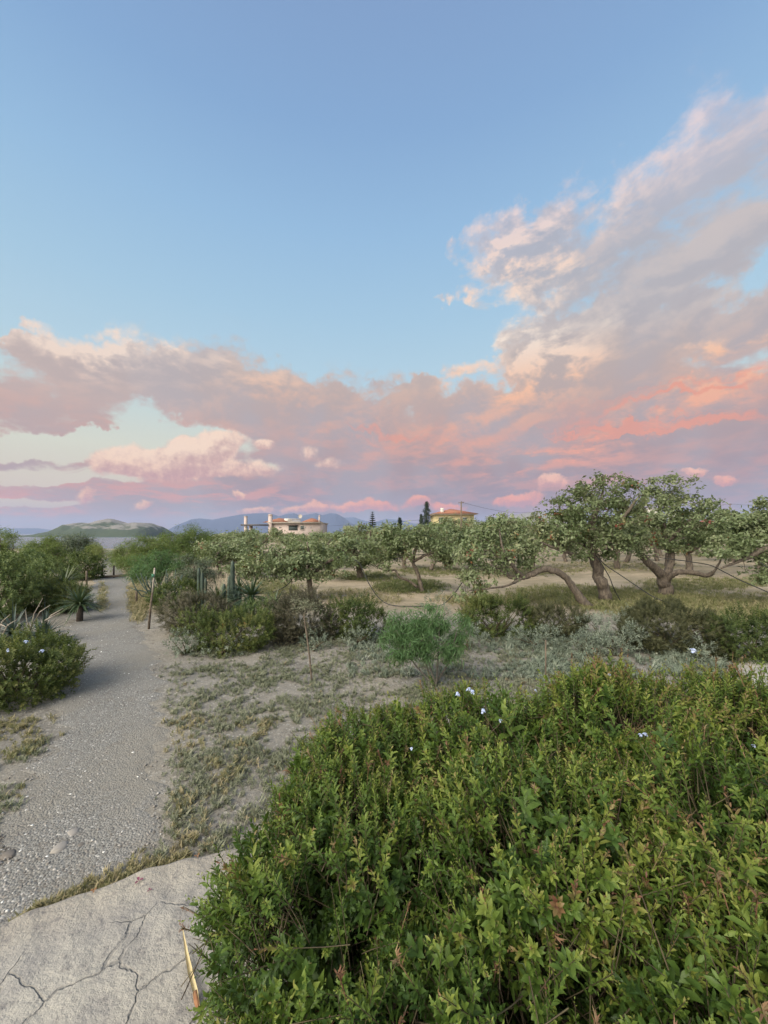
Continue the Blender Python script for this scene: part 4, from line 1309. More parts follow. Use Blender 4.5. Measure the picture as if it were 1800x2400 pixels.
tree('weeping_shrub', 'feathery fresh green weeping shrub on thin bare stems in the clearing', lim, bl, T_FEA_D, M['feather_fresh'], 600, base=c, size=1.0, tint=.5, r1=.0015, rmax=.006, zmin=.2, cat='shrub', up=.7, bark=M['twig'], hollow=.2)

# ---- bare sapling
c = gp(731, 1584); top = wp(712, 1440, c[1])
bl = [blob_w(712, 1430, 26, 16, c[1]), blob_w(700, 1418, 14, 12, c[1])]
tree('sapling', 'thin bare stemmed sapling with a sparse pale top', [([(c[0], c[1], -.06), wp(722, 1510, c[1]), wp(716, 1470, c[1]), top], [.011, .010, .009, .006])], bl, T_OLI, M['weed'], 26, base=c, size=.45, tint=.5, r1=.0015, rmax=.004, zmin=.2, bark=M['wood'])


# ---- spiky things
def rosette(name, label, px, pyb, L, nl, w=.05, m='spiky', trunk=.0, up=.0, droop=.35, group=None, cat='yucca', tint=.5, side=1.0):
    x, y, _ = gp(px, pyb); z0 = hgt(x, y)
    t = thing(name, label, cat, (x, y, z0), group)
    if trunk:
        MB().tube([(x, y, z0 - .05), (x + .02, y, z0 + trunk)], [.06, .05], 8).build('stem', M['bark_dark'], t, smooth=True)
    f = MB()
    for i in range(nl):
        e_ = math.asin(min(1, max(-.35, up + rng.uniform(-.35, 1.0)))); a = i * 2.39996 + rng.uniform(-.2, .2)
        d = np.array([math.cos(a) * math.cos(e_), math.sin(a) * math.cos(e_), math.sin(e_)]); l_ = L * rng.uniform(.75, 1.1)
        o_ = np.array([x, y, z0 + trunk + .05]); sd = unit(np.cross(d, (0, 0, 1)) + 1e-6); nr_ = np.cross(sd, d)
        V = []; cc_ = []
        for t_ in (0, .25, .5, .75, 1):
            c_ = o_ + d * l_ * t_ - np.array([0, 0, droop * l_ * t_ * t_ * math.cos(e_)])
            ww = w * (.55 + .45 * math.sin(math.pi * min(1, t_ * 1.4 + .15))) * (1 - t_ ** 3) * .5 + .0008
            V += [c_ + sd * ww * side + nr_ * ww * .35, c_, c_ - sd * ww * side + nr_ * ww * .35]; cc_ += [t_ * .25] * 3
        V = np.array(V); V[:, 2] = np.maximum(V[:, 2], z0 + .01)
        Q = [(j * 3 + a_, j * 3 + a_ + 1, j * 3 + a_ + 4, j * 3 + a_ + 3) for j in range(4) for a_ in (0, 1)]
        f.add(V, Q, None, np.array(cc_) + tint - .12 + rng.normal(0, .12))
    f.build('leaves', M[m], t)
    return t


rosette('yucca', 'bluish yucca rosette nearest the orchard clearing', 643, 1452, .52, 80, .035, trunk=.28, tint=.5, group='spiky yuccas')
rosette('yucca', 'large dark yucca rosette in the middle of the spiky group', 590, 1442, .62, 90, .04, trunk=.38, tint=.35, group='spiky yuccas')
rosette('yucca', 'yellow green yucca rosette left of the column cacti', 512, 1440, .55, 80, .04, trunk=.30, tint=.62, group='spiky yuccas')
rosette('yucca', 'small yucca rosette behind the spiky group', 560, 1418, .5, 70, .04, trunk=.35, tint=.45, group='spiky yuccas')
rosette('yucca', 'dark fan of yucca leaves leaning over the path from the left bank', 186, 1450, .58, 110, .035, trunk=.3, tint=.5, group='spiky yuccas')
rosette('yucca', 'round yucca crown higher on the left bank', 150, 1420, .60, 90, .04, trunk=.5, tint=.7, group='spiky yuccas')
rosette('agave', 'grey green drooping agave on the left bank by the path', 105, 1500, .60, 110, .035, 'agave', .05, .15, .55, cat='agave', tint=.3)
rosette('agave', 'second grey agave at the left edge behind the dead branches', 30, 1488, .58, 90, .035, 'agave', .05, .15, .4, cat='agave', tint=.3)


def cactus(label, cols):
    x, y, _ = gp(cols[0][0], cols[0][2]); t = thing('column_cactus', label, 'cactus', (x, y, hgt(x, y)), 'column cacti')
    for px, pt, pb, wpx in cols:
        yy = y + rng.uniform(-.1, .15); x_ = hx(px, yy); zt = hz_(pt, yy); r_ = wpx / 2 / F * yy; nr_ = 14
        mb = MB(); th = np.arange(nr_ * 2) * math.pi / nr_; rib = 1 + .16 * (np.arange(nr_ * 2) % 2 * 2 - 1)
        zs = [-.05, zt * .3, zt * .6, zt * .85, zt * .96, zt]; rs = [.9, 1, 1, .95, .7, .15]
        V = np.concatenate([np.column_stack((x_ + r_ * s_ * rib * np.cos(th), yy + r_ * s_ * rib * np.sin(th), np.full(nr_ * 2, z))) for z, s_ in zip(zs, rs)])
        i = np.arange(5)[:, None] * nr_ * 2; j = np.arange(nr_ * 2)[None]; k_ = (j + 1) % (nr_ * 2)
        mb.add(V, np.stack((i + j, i + k_, i + nr_ * 2 + k_, i + nr_ * 2 + j), -1).reshape(-1, 4))
        mb.build('column', M['cactus'], t)


cactus('clump of dark and bluish column cacti in the spiky group', [(545, 1314, 1432, 9), (538, 1349, 1432, 9), (552, 1372, 1432, 8), (525, 1368, 1432, 8), (560, 1385, 1432, 7), (549, 1392, 1432, 7)])
cactus('thin column cacti behind the arching bush', [(466, 1330, 1425, 7), (474, 1342, 1425, 7), (482, 1355, 1425, 6)])

# ---- dry plume grass by the cacti, dead pale branches on the left bank
x, y, _ = gp(516, 1425)
f = MB()
for i in range(140):
    a = rng.uniform(0, 6.28); t_ = rng.uniform(.05, .35); l_ = rng.uniform(.5, .85)
    leaf(f, (x + rng.normal(0, .08), y + .3 + rng.normal(0, .05), 0), (math.cos(a) * t_, math.sin(a) * t_, 1), (0, -1, .2), l_, .012, rng.uniform(.8, 1), 0, .4)
o = f.build('plume_grass', leafmat('straw', [(0, (.25, .22, .16)), (1, (.42, .36, .28))], .3)); o['label'] = 'clump of pale dry plume grass beside the column cacti'; o['category'] = 'grass clump'
for lab, px0, pys, segs in (('pale forked dead branch arching over the grey agave', 70, 1492, [(70, 1485, 100, 1402), (78, 1462, 118, 1418), (85, 1480, 140, 1436), (100, 1470, 148, 1426), (74, 1484, 60, 1430)]),
                            ('pale dead twigs at the left edge behind the low green shrub', 5, 1490, [(-5, 1485, 24, 1440), (5, 1490, 40, 1452), (0, 1470, 15, 1470)])):
    y = 6.15; t = thing('dead_branch', lab, 'dead branch', (hx(px0, y), y, 0))
    f = MB()
    for i, (a, b, c_, d) in enumerate(segs):
        p0, p1 = np.array(wp(a, b, y)), np.array(wp(c_, d, y - .2)); m_ = (p0 + p1) / 2 + np.array([-.03, 0, .04])
        f.tube([p0, m_, p1], [.011, .008, .003], 5)
    f.build('branch', M['deadwood'], t, smooth=True)


# ================================================================== ORCHARD
def W3(lst): return [wp(*a) for a in lst]


GO = 'pistachio trees of the orchard'
t1l = [(W3([(1420, 1418, 9.85), (1412, 1372, 9.8), (1400, 1336, 9.8), (1393, 1300, 9.8), (1386, 1262, 9.75), (1392, 1215, 9.7), (1408, 1172, 9.6), (1416, 1135, 9.6)]), [.17, .145, .135, .13, .10, .07, .04, .02]),
       (W3([(1420, 1424, 9.45), (1392, 1432, 9.3), (1368, 1412, 9.2), (1345, 1380, 9.15), (1326, 1354, 9.1), (1300, 1337, 9.0), (1270, 1335, 8.95), (1247, 1344, 8.9), (1228, 1353, 8.85), (1198, 1352, 8.8), (1172, 1336, 8.8), (1150, 1315, 8.8)]),
        [.12, .13, .11, .085, .08, .078, .075, .07, .062, .045, .035, .02]),
       (W3([(1390, 1285, 9.8), (1430, 1245, 9.5), (1470, 1200, 9.3), (1500, 1160, 9.2)]), [.08, .06, .04, .02]),
       (W3([(1390, 1290, 9.8), (1350, 1262, 9.9), (1318, 1225, 10), (1310, 1180, 10.1)]), [.07, .055, .035, .02]),
       (W3([(1392, 1305, 9.8), (1350, 1300, 9.4), (1300, 1285, 9.1), (1250, 1262, 9.0)]), [.06, .045, .03, .018]),
       (W3([(1388, 1270, 9.8), (1400, 1235, 10.2), (1430, 1190, 10.5)]), [.06, .045, .02]),
       (W3([(1228, 1353, 8.85), (1205, 1330, 8.6), (1180, 1290, 8.5), (1170, 1240, 8.5)]), [.05, .035, .025, .012]),
       (W3([(1228, 1353, 8.85), (1190, 1372, 8.5), (1140, 1380, 8.4), (1095, 1385, 8.4)]), [.035, .025, .018, .008])]
t1b = [blob_w(1420, 1160, 70, 42, 9.6, 60), blob_w(1345, 1190, 62, 44, 9.8, 60), blob_w(1475, 1185, 52, 48, 9.3, 55), blob_w(1400, 1225, 95, 42, 9.7, 90), blob_w(1310, 1245, 70, 42, 9.6, 70), blob_w(1250, 1275, 66, 40, 9.2, 60),
       blob_w(1350, 1275, 70, 34, 9.4, 60), blob_w(1440, 1268, 60, 34, 9.4, 60), blob_w(1175, 1250, 48, 46, 8.8, 50), blob_w(1135, 1300, 66, 50, 8.7, 60), blob_w(1200, 1315, 55, 42, 8.7, 50), blob_w(1120, 1355, 56, 32, 8.5, 45), blob_w(1095, 1388, 38, 14, 8.4, 25),
       blob_w(1470, 1140, 22, 14, 9.3, 20), blob_w(1350, 1150, 26, 14, 9.7, 25)]
tree('pistachio_tree', 'tallest gnarled pistachio tree, with a second trunk bent down to the ground and arching left', t1l, t1b, T_PIST, M['pistachio'], 1562, group=GO, base=t1l[0][0][0], size=1.0, hollow=.3, r1=.006, rare=.025)
t2l = [(W3([(1564, 1395, 10.7), (1556, 1366, 10.7), (1545, 1342, 10.6), (1522, 1322, 10.5), (1504, 1302, 10.5), (1492, 1280, 10.5), (1470, 1250, 10.4)]), [.19, .15, .12, .10, .08, .06, .035]),
       (W3([(1556, 1368, 10.7), (1566, 1338, 10.7), (1574, 1308, 10.8), (1562, 1272, 10.8), (1556, 1235, 10.8), (1545, 1190, 10.8), (1558, 1150, 10.8)]), [.12, .095, .085, .08, .06, .04, .02]),
       (W3([(1556, 1362, 10.7), (1584, 1343, 10.4), (1622, 1341, 10.2), (1652, 1349, 10.1), (1672, 1342, 10.0)]), [.10, .075, .065, .055, .05]),
       (W3([(1562, 1272, 10.8), (1600, 1235, 10.6), (1640, 1200, 10.5)]), [.06, .045, .02]),
       (W3([(1672, 1342, 10.0), (1690, 1310, 10), (1684, 1280, 10)]), [.03, .02, .01])]
t2b = [blob_w(1565, 1160, 55, 38, 10.8, 60), blob_w(1622, 1185, 55, 36, 10.6, 60), blob_w(1560, 1215, 78, 40, 10.8, 80), blob_w(1500, 1215, 55, 40, 10.8, 60), blob_w(1640, 1225, 46, 34, 10.7, 50), blob_w(1490, 1262, 58, 36, 10.5, 50),
       blob_w(1590, 1262, 60, 30, 10.8, 60), blob_w(1540, 1140, 30, 16, 10.7, 25), blob_w(1665, 1185, 20, 18, 10.6, 20), blob_w(1680, 1290, 26, 22, 10, 25)]
tree('pistachio_tree', 'low forked pistachio tree with a thick dark trunk splitting in three', t2l, t2b, T_PIST, M['pistachio'], 800, group=GO, base=t2l[0][0][0], size=1.05, hollow=.35)
t3l = [(W3([(1925, 1420, 9.3), (1915, 1370, 9.3), (1890, 1325, 9.3), (1880, 1270, 9.3), (1890, 1200, 9.3)]), [.17, .14, .12, .08, .04]),
       (W3([(1895, 1330, 9.3), (1840, 1288, 9.2), (1790, 1288, 9.0), (1755, 1306, 9.0), (1725, 1318, 9.0), (1690, 1332, 8.9)]), [.10, .07, .06, .05, .035, .02]),
       (W3([(1885, 1290, 9.3), (1830, 1240, 9.2), (1770, 1215, 9.1)]), [.06, .04, .02])]
t3b = [blob_w(1725, 1262, 50, 38, 9.1, 45), blob_w(1700, 1290, 40, 28, 9.0, 40), blob_w(1778, 1240, 55, 36, 9.2, 50), blob_w(1790, 1300, 40, 22, 9, 35), blob_w(1850, 1220, 60, 50, 9.3, 60), blob_w(1740, 1220, 44, 24, 9.2, 30), blob_w(1770, 1345, 36, 16, 9, 25), blob_w(1790, 1190, 26, 16, 9.1, 20), blob_w(1690, 1235, 22, 16, 9.2, 20)]
tree('pistachio_tree', 'pistachio tree cut by the right edge, only its left branches in view', t3l, t3b, T_PIST, M['pistachio'], 700, group=GO, base=t3l[0][0][0], size=1.0, hollow=.35)
t4l = [(W3([(990, 1390, 11.3), (984, 1362, 11.3), (976, 1336, 11.3), (968, 1316, 11.3), (974, 1288, 11.3), (985, 1255, 11.3)]), [.075, .06, .055, .05, .04, .02]),
       (W3([(978, 1376, 11.2), (956, 1360, 11.1), (935, 1352, 11), (926, 1336, 11), (905, 1338, 10.9), (885, 1330, 10.9)]), [.042, .04, .035, .03, .025, .012]),
       (W3([(968, 1316, 11.3), (1000, 1300, 11.1), (1035, 1290, 11)]), [.05, .035, .02]), (W3([(970, 1318, 11.3), (940, 1292, 11.3), (905, 1272, 11.3)]), [.045, .035, .015])]
t4b = [blob_w(895, 1280, 58, 34, 11.2), blob_w(960, 1262, 74, 34, 11.3), blob_w(1020, 1278, 55, 34, 11.1), blob_w(920, 1312, 46, 24, 11, 30), blob_w(1050, 1302, 40, 26, 11)]
tree('pistachio_tree', 'low pistachio tree with two slim crossing trunks beyond the sagging hose', t4l, t4b, T_PIST, M['pistachio'], 650, group=GO, base=t4l[0][0][0], size=1.05, hollow=.35)
t5l = [(W3([(846, 1357, 14.5), (840, 1328, 14.5), (830, 1300, 14.4), (835, 1270, 14.4)]), [.13, .11, .085, .04]), (W3([(832, 1305, 14.4), (800, 1288, 14.2), (770, 1275, 14)]), [.08, .05, .02]), (W3([(836, 1300, 14.4), (870, 1280, 14.4)]), [.06, .02])]
t5b = [blob_w(800, 1290, 66, 32, 14.3), blob_w(855, 1286, 62, 34, 14.5), blob_w(790, 1316, 50, 22, 14), blob_w(880, 1308, 40, 22, 14.5), blob_w(820, 1258, 26, 16, 14.4), blob_w(878, 1315, 36, 20, 14.3)]
tree('pistachio_tree', 'pistachio tree with a thick leaning grey trunk between the slim trunked tree and the house', t5l, t5b, T_PIST, M['pistachio'], 600, group=GO, base=t5l[0][0][0], size=1.2, hollow=.35)
t6l = [(W3([(733, 1405, 9.9), (728, 1380, 9.9), (722, 1350, 9.9), (704, 1336, 9.8), (680, 1325, 9.7), (650, 1300, 9.6)]), [.08, .07, .062, .05, .035, .015]), (W3([(724, 1355, 9.9), (755, 1325, 9.9), (795, 1305, 9.9)]), [.07, .05, .02]),
       (W3([(706, 1338, 9.8), (660, 1338, 9.6), (620, 1332, 9.5)]), [.04, .03, .012]), (W3([(722, 1350, 9.9), (725, 1310, 10), (720, 1270, 10)]), [.05, .035, .02])]
t6b = [blob_w(640, 1314, 70, 38, 9.7), blob_w(715, 1306, 62, 34, 9.9), blob_w(775, 1316, 50, 34, 9.9), blob_w(615, 1334, 50, 28, 9.5), blob_w(690, 1327, 60, 26, 9.6), blob_w(740, 1339, 34, 20, 9.7), blob_w(760, 1283, 24, 18, 9.9), blob_w(735, 1404, 36, 16, 9.7, 20)]
tree('pistachio_tree', 'pistachio tree whose bent trunk stands right of the yuccas', t6l, t6b, T_PIST, M['pistachio'], 700, group=GO, base=t6l[0][0][0], size=1.0, hollow=.35)
t7l = [(W3([(520, 1352, 15), (512, 1328, 15), (505, 1308, 15), (520, 1285, 15)]), [.075, .065, .05, .02]), (W3([(510, 1320, 15), (545, 1295, 15), (575, 1285, 15)]), [.06, .04, .02])]
t7b = [blob_w(515, 1289, 55, 30, 15), blob_w(570, 1284, 50, 28, 15), blob_w(540, 1311, 60, 24, 14.8), blob_w(600, 1309, 40, 22, 15)]
tree('pistachio_tree', 'pistachio tree at the left end of the orchard above the yuccas', t7l, t7b, T_PIST, M['pistachio'], 450, group=GO, base=t7l[0][0][0], size=1.25, hollow=.35)
t8l = [(W3([(1010, 1335, 18), (1020, 1315, 18), (1045, 1300, 18), (1060, 1270, 18)]), [.10, .08, .06, .03]), (W3([(1022, 1312, 18), (990, 1285, 18)]), [.06, .02]), (W3([(1018, 1318, 18), (1085, 1290, 18)]), [.06, .02])]
t8b = [blob_w(1060, 1258, 60, 32, 18), blob_w(1000, 1272, 50, 26, 18), blob_w(1110, 1265, 46, 34, 18), blob_w(1080, 1285, 60, 20, 18)]
tree('pistachio_tree', 'dense pistachio tree standing in front of the yellow house', t8l, t8b, T_PIST_F, M['pistachio'], 525, group=GO, base=t8l[0][0][0], size=1.0, hollow=.35, tint=.3)
t9l = [(W3([(1200, 1330, 15.5), (1196, 1300, 15.5), (1180, 1270, 15.5)]), [.14, .1, .03]), (W3([(1196, 1300, 15.5), (1230, 1270, 15.5)]), [.06, .02])]
t9b = [blob_w(1180, 1215, 22, 22, 15.5), blob_w(1150, 1250, 40, 30, 15.5), blob_w(1200, 1255, 46, 34, 15.5), blob_w(1240, 1270, 40, 30, 15.5)]
tree('pistachio_tree', 'pistachio tree behind the left half of the tallest tree', t9l, t9b, T_PIST_F, M['pistachio'], 375, group=GO, base=t9l[0][0][0], size=.9, hollow=.35)

# rows farther back: a few grown trees, copied along the rows
protos = []
for i in range(6):
    rx = rng.uniform(1.3, 1.7); H = rng.uniform(1.85, 2.1)
    lm = [([(0, 0, -.1), (rng.uniform(-.2, .2), 0, .5), (rng.uniform(-.3, .3), rng.uniform(-.2, .2), 1.0), (0, 0, 1.6)], [.11, .09, .07, .035])]
    for a in (0, 2.1, 4.2):
        a += rng.uniform(-.4, .4); lm.append(([(0, 0, .75), (math.cos(a) * .6, math.sin(a) * .6, 1.15), (math.cos(a) * 1.1, math.sin(a) * 1.1, 1.55)], [.09, .06, .02]))
    bb = [(math.cos(a) * rx * .5, math.sin(a) * rx * .5, H * rng.uniform(.62, .72), rx * .6, rx * .6, H * .26) for a in rng.uniform(0, .8) + np.arange(5) * 1.257] + [(0, 0, H * .78, rx * .6, rx * .6, H * .24)]
    protos.append(tree('pistachio_tree', 'x', [(np.array(p_), r_) for p_, r_ in lm], bb, T_PIST_F, M['pistachio'], 250, group='pistachio trees in the far rows', base=(0, 0, 0), size=.95, hollow=.3, tint=rng.uniform(.36, .5), zmin=.75))
ORD = 'first second third fourth fifth sixth seventh eighth ninth tenth eleventh twelfth thirteenth fourteenth fifteenth sixteenth seventeenth eighteenth nineteenth twentieth'.split() + ['%dth' % q_ for q_ in range(21, 60)]
spots = []
for row, y in enumerate((15.5, 19.0, 23.5, 29, 36, 45)):
    step_ = 3.3 + y * .01
    x = -y * .36 if y < 40 else -y * .30
    while x < y * 1.12:
        px = CX + F * x / y
        ok = True
        if y < 17 and not (px > 1480 or 470 < px < 690 or 1060 < px < 1270): ok = False
        if px < 470: ok = False
        if ok: spots.append((x + rng.uniform(-.5, .5), y + rng.uniform(-.8, .8), row))
        x += step_ + rng.uniform(-.5, .5)
used = set()
for i, (x, y, row) in enumerate(spots):
    j = int(rng.integers(0, 6)); pr = protos[j]
    if j in used:
        o = pr.copy(); COL.objects.link(o)
        for ch in pr.children:
            c_ = ch.copy(); COL.objects.link(c_); c_.parent = o; c_.matrix_parent_inverse = ch.matrix_parent_inverse.copy()
    else: o = pr; used.add(j)
    o.location = (x, y, hgt(x, y)); o.rotation_euler = (0, 0, rng.uniform(0, 6.28)); s_ = rng.uniform(.85, 1.1) * (1.22 if x / y > .5 else 1.08 if x / y > .3 else 1.0) * (1 + .004 * y) * (.84 if 540 < CX + F * x / y < 800 else 1.0); o.scale = (s_, s_, s_ * rng.uniform(.95, 1.1))
    k_ = sum(1 for a in spots if a[2] == row and a[0] < x)
    o['label'] = 'small pistachio tree, %s row of the orchard, %s from the left' % (ORD[row + 1], ORD[k_])
for j, pr in enumerate(protos):
    if j not in used: bpy.data.objects.remove(pr)


# ---- dark conifers by the houses
def conifer(name, label, px, ptop, y, wpx, kind, pbot=1262, cat='tree'):
    x = hx(px, y); zt = hz_(ptop, y); R_ = wpx / 2 / F * y
    t = thing(name, label, cat, (x, y, 0))
    MB().tube([(x, y, -.1), (x, y, zt * .6), (x, y, zt)], [.16, .10, .02], 7).build('trunk', M['bark_dark'], t)
    f = MB()
    if kind == 'tiered':
        tiers = 13; z0 = hz_(pbot, y)
        for i in range(tiers):
            u = i / (tiers - 1); z = z0 + (zt - z0) * (.02 + .96 * u); r_ = R_ * (1 - u) ** .8 + .12
            for a in np.arange(6) * math.pi / 3 + rng.uniform(0, 1):
                e_ = np.array([x + math.cos(a) * r_, y + math.sin(a) * r_, z + r_ * .22])
                c_ = np.array([x, y, z])
                f.tube([c_, (c_ + e_) / 2 - np.array([0, 0, .06]), e_], [.05, .06, .03], 4, .5)
                for s_ in np.linspace(.35, 1, 5):
                    p_ = c_ + (e_ - c_) * s_
                    for sg in (-1, 1):
                        dd = np.array([math.cos(a + sg * .9), math.sin(a + sg * .9), .35])
                        leaf(f, p_, dd, (0, 0, 1), .34, .10, rng.uniform(.2, .8), 0)
    else:
        z0 = hz_(pbot, y); n_ = 620
        u = rng.random(n_) ** 1.25; z = z0 + (zt - z0) * u
        lay = .68 + .32 * np.sin(u * 34 + rng.uniform(0, 6))
        r_ = R_ * ((1 - u) ** .65) * lay * np.sqrt(rng.uniform(.3, 1, n_)); a = rng.uniform(0, 6.28, n_)
        P_ = np.column_stack((x + np.cos(a) * r_, y + np.sin(a) * r_, z))
        f.scatter(spray_tpl('clump', nleaf=9, L=.30, w=.07, rad=.22, droop=.1), P_, frames(np.column_stack((np.cos(a), np.sin(a), np.full(n_, .3)))), rng.uniform(.7, 1.2, n_), rng.uniform(.2, .8, n_))
    f.build('crown', M['conifer'], t)


conifer('norfolk_pine', 'slim tiered pine with open level branches right of the pink house', 873, 1200, 70, 26, 'tiered')
conifer('spruce_tree', 'dark pointed spruce left of the yellow house', 1000, 1177, 76, 48, 'cone')
conifer('spruce_tree', 'smaller dark conifer touching the left side of the pointed spruce', 987, 1207, 74, 22, 'cone')
conifer('cypress_tree', 'short dark cypress between the tiered pine and the pointed spruce', 937, 1215, 72, 18, 'cone')
for lab, px, y, bl in (('leafy tree rising in front of the yellow house roof', 1062, 70, [blob_w(1062, 1215, 24, 20, 70), blob_w(1045, 1232, 24, 18, 70), blob_w(1090, 1230, 24, 18, 69)]),
                       ('dark green bushy tree below the pointed spruce', 1030, 62, [blob_w(1022, 1232, 26, 16, 62), blob_w(1040, 1245, 26, 16, 61), blob_w(1005, 1246, 20, 14, 61)]),
                       ('bushy green tree in front of the yellow house right corner', 1110, 60, [blob_w(1110, 1235, 24, 16, 60), blob_w(1128, 1248, 24, 14, 60)]),
                       ('loose green tree poking above the orchard in front of the mountains', 818, 30, [blob_w(820, 1242, 14, 14, 30), blob_w(812, 1256, 22, 12, 30)]),
                       ('small round green tree right of the yellow house', 1145, 40, [blob_w(1145, 1222, 12, 10, 40), blob_w(1142, 1240, 16, 16, 40)])):
    small_tree(lab, px, y, bl, T_PIST_F, 'dark_green' if 'dark' in lab else 'pistachio', 150, .12, 'tree', size=y / 26, hollow=.2, tint=.5, r1=.02, rmax=.06)


# ================================================================== SMALL THINGS
def hose(label, pts, r_=.011):
    """pts: (px, py, depth)"""
    P_ = np.array([wp(*a) for a in pts]); ext = np.vstack((2 * P_[0] - P_[1], P_, 2 * P_[-1] - P_[-2])); out = []
    for i in range(len(P_) - 1):
        for u in np.linspace(0, 1, 8, endpoint=False):
            a, b, c, d = ext[i:i + 4]
            out.append(.5 * ((2 * b) + (-a + c) * u + (2 * a - 5 * b + 4 * c - d) * u * u + (-a + 3 * b - 3 * c + d) * u ** 3))
    out.append(P_[-1]); out = np.array(out); out[:, 2] = np.maximum(out[:, 2], hgt_a(out[:, 0], out[:, 1]) + r_)
    o = MB().tube(out, r_, 7).build('irrigation_hose', M['hose'], smooth=True); o['label'] = label; o['category'] = 'hose'; o['group'] = 'irrigation hoses in the orchard'


hose('black hose sagging to the ground in a wide loop between two orchard trees', [(770, 1322, 10.4), (800, 1312, 10.4), (826, 1311, 10.3), (842, 1320, 10.1), (852, 1340, 9.9), (866, 1370, 9.6), (885, 1398, 9.4), (905, 1414, 9.25), (930, 1420, 9.1), (980, 1421, 9.0), (1020, 1421, 9.0), (1042, 1414, 9.0), (1064, 1392, 8.9), (1080, 1370, 8.8), (1090, 1352, 8.8)])
hose('short black hose hanging at the right of the yuccas', [(690, 1346, 9.6), (684, 1358, 9.5), (672, 1372, 9.4), (655, 1382, 9.3), (640, 1388, 9.3)])
hose('long black hose slanting down right from the tallest tree trunk to the ground', [(1398, 1303, 9.6), (1420, 1325, 9.5), (1450, 1345, 9.3), (1490, 1372, 9.0), (1530, 1398, 8.8), (1570, 1414, 8.6), (1610, 1425, 8.6), (1652, 1434, 8.6)])
hose('black hose dropping steeply from the tallest tree trunk to its foot', [(1396, 1300, 9.6), (1412, 1325, 9.55), (1428, 1352, 9.5), (1440, 1382, 9.5), (1456, 1411, 9.6)])
hose('black hose running from the forked tree down to the right edge', [(1500, 1300, 10.4), (1525, 1303, 10.3), (1570, 1310, 10), (1620, 1317, 9.7), (1665, 1325, 9.3), (1700, 1342, 9.0), (1740, 1362, 8.6), (1800, 1388, 8.1), (1880, 1425, 7.8)])
hose('black hose stretched level between the slim trunked tree and its neighbour', [(925, 1310, 11), (960, 1302, 11), (1000, 1299, 11.1), (1035, 1298, 11.2), (1070, 1305, 11.2)])
hose('thin black hose crossing behind the right hand tree branches', [(1750, 1298, 9.2), (1770, 1310, 9), (1800, 1330, 8.8), (1850, 1350, 8.7)])

# ---- wooden stake beside the path
x, y, _ = gp(348, 1468)
t = thing('stake', 'slanting wooden stake beside the path, pale above and dark below', 'stake', (x, y, -.05))
MB().tube([(x, y, -.1), wp(353, 1420, y), wp(357, 1390, y)], [.021, .019, .018], 7).build('post', M['wood'], t, smooth=True)
MB().tube([wp(357, 1391, y), wp(360, 1360, y), wp(362.5, 1331, y)], [.016, .015, .013], 7).build('bare_top', M['deadwood'], t, smooth=True)
c = wp(358.5, 1349, y - .02)
MB().box(*c, .045, .012, .06, .1).build('tag', plain('green_tag', (.05, .16, .10), (.04, .12, .08), 8, .6, 0), t)
x, y, _ = gp(319, 1411)
o = MB().tube([(x, y, -.1), (x + .01, y, hz_(1384, y))], [.03, .025], 7).build('short_stake', M['wood']); o['label'] = 'short dark stub of a post left of the tall wooden stake'; o['category'] = 'stake'
x, y, _ = gp(550, 1390)
for px, pt, pb, lab in ((683, 1352, 1398, 'thin grey orchard marker stick right of the yuccas'), (1279, 1500, 1600, 'dark thin stick standing behind the top of the hedge')):
    x, y, _ = gp(px, pb); o = MB().tube([(x, y, -.1), (x, y, hz_(pt, y))], .007 if px < 1000 else .009, 5).build('stick', M['wood']); o['label'] = lab; o['category'] = 'stick'

# ---- low barrier and white post at the end of the path
y = 15.2
t = thing('low_barrier', 'low wooden barrier with a white end post across the far end of the path', 'barrier', (hx(258, y), y, -.05))
f = MB().tube([wp(219, 1353.5, y), wp(255, 1351, y), wp(296, 1348.5, y)], .045, 8); f.build('rail', M['wood'], t)
f = MB().box(hx(223, y), y - .1, (hz_(1329, y)) / 2, .07, .07, hz_(1329, y) + .1); f.build('white_post', M['whitewash'], t)
for pya in (1329.5, 1337.5, 1345): MB().box(hx(232, y), y - .02, hz_(pya, y), .30, .10, .035).build('board', M['wood'], t)
MB().box(hx(240, y), y, hz_(1340, y), .05, .05, .4).build('inner_post', M['wood'], t)
MB().tube([(hx(262.5, y), y + .1, -.1), (hx(262.5, y), y + .1, hz_(1326, y))], .032, 8).build('iron_post', M['iron'], t)
# ---- weathered pickets on the left bank
for px, pt, pb in ((203, 1338, 1368), (82, 1356, 1384), (113, 1302, 1320)):
    x, y, _ = gp(px, pb); o = MB().tube([(x, y, -.1), (x, y, hz_(pt, y))], .03, 6).build('fence_post', M['wood'])
    o['label'] = {203: 'grey post standing in the bushes left of the low barrier', 82: 'grey post in the dark bushes of the left bank', 113: 'grey post under the feathery tree at the far left'}[px]; o['category'] = 'post'; o['group'] = 'posts along the left bank'

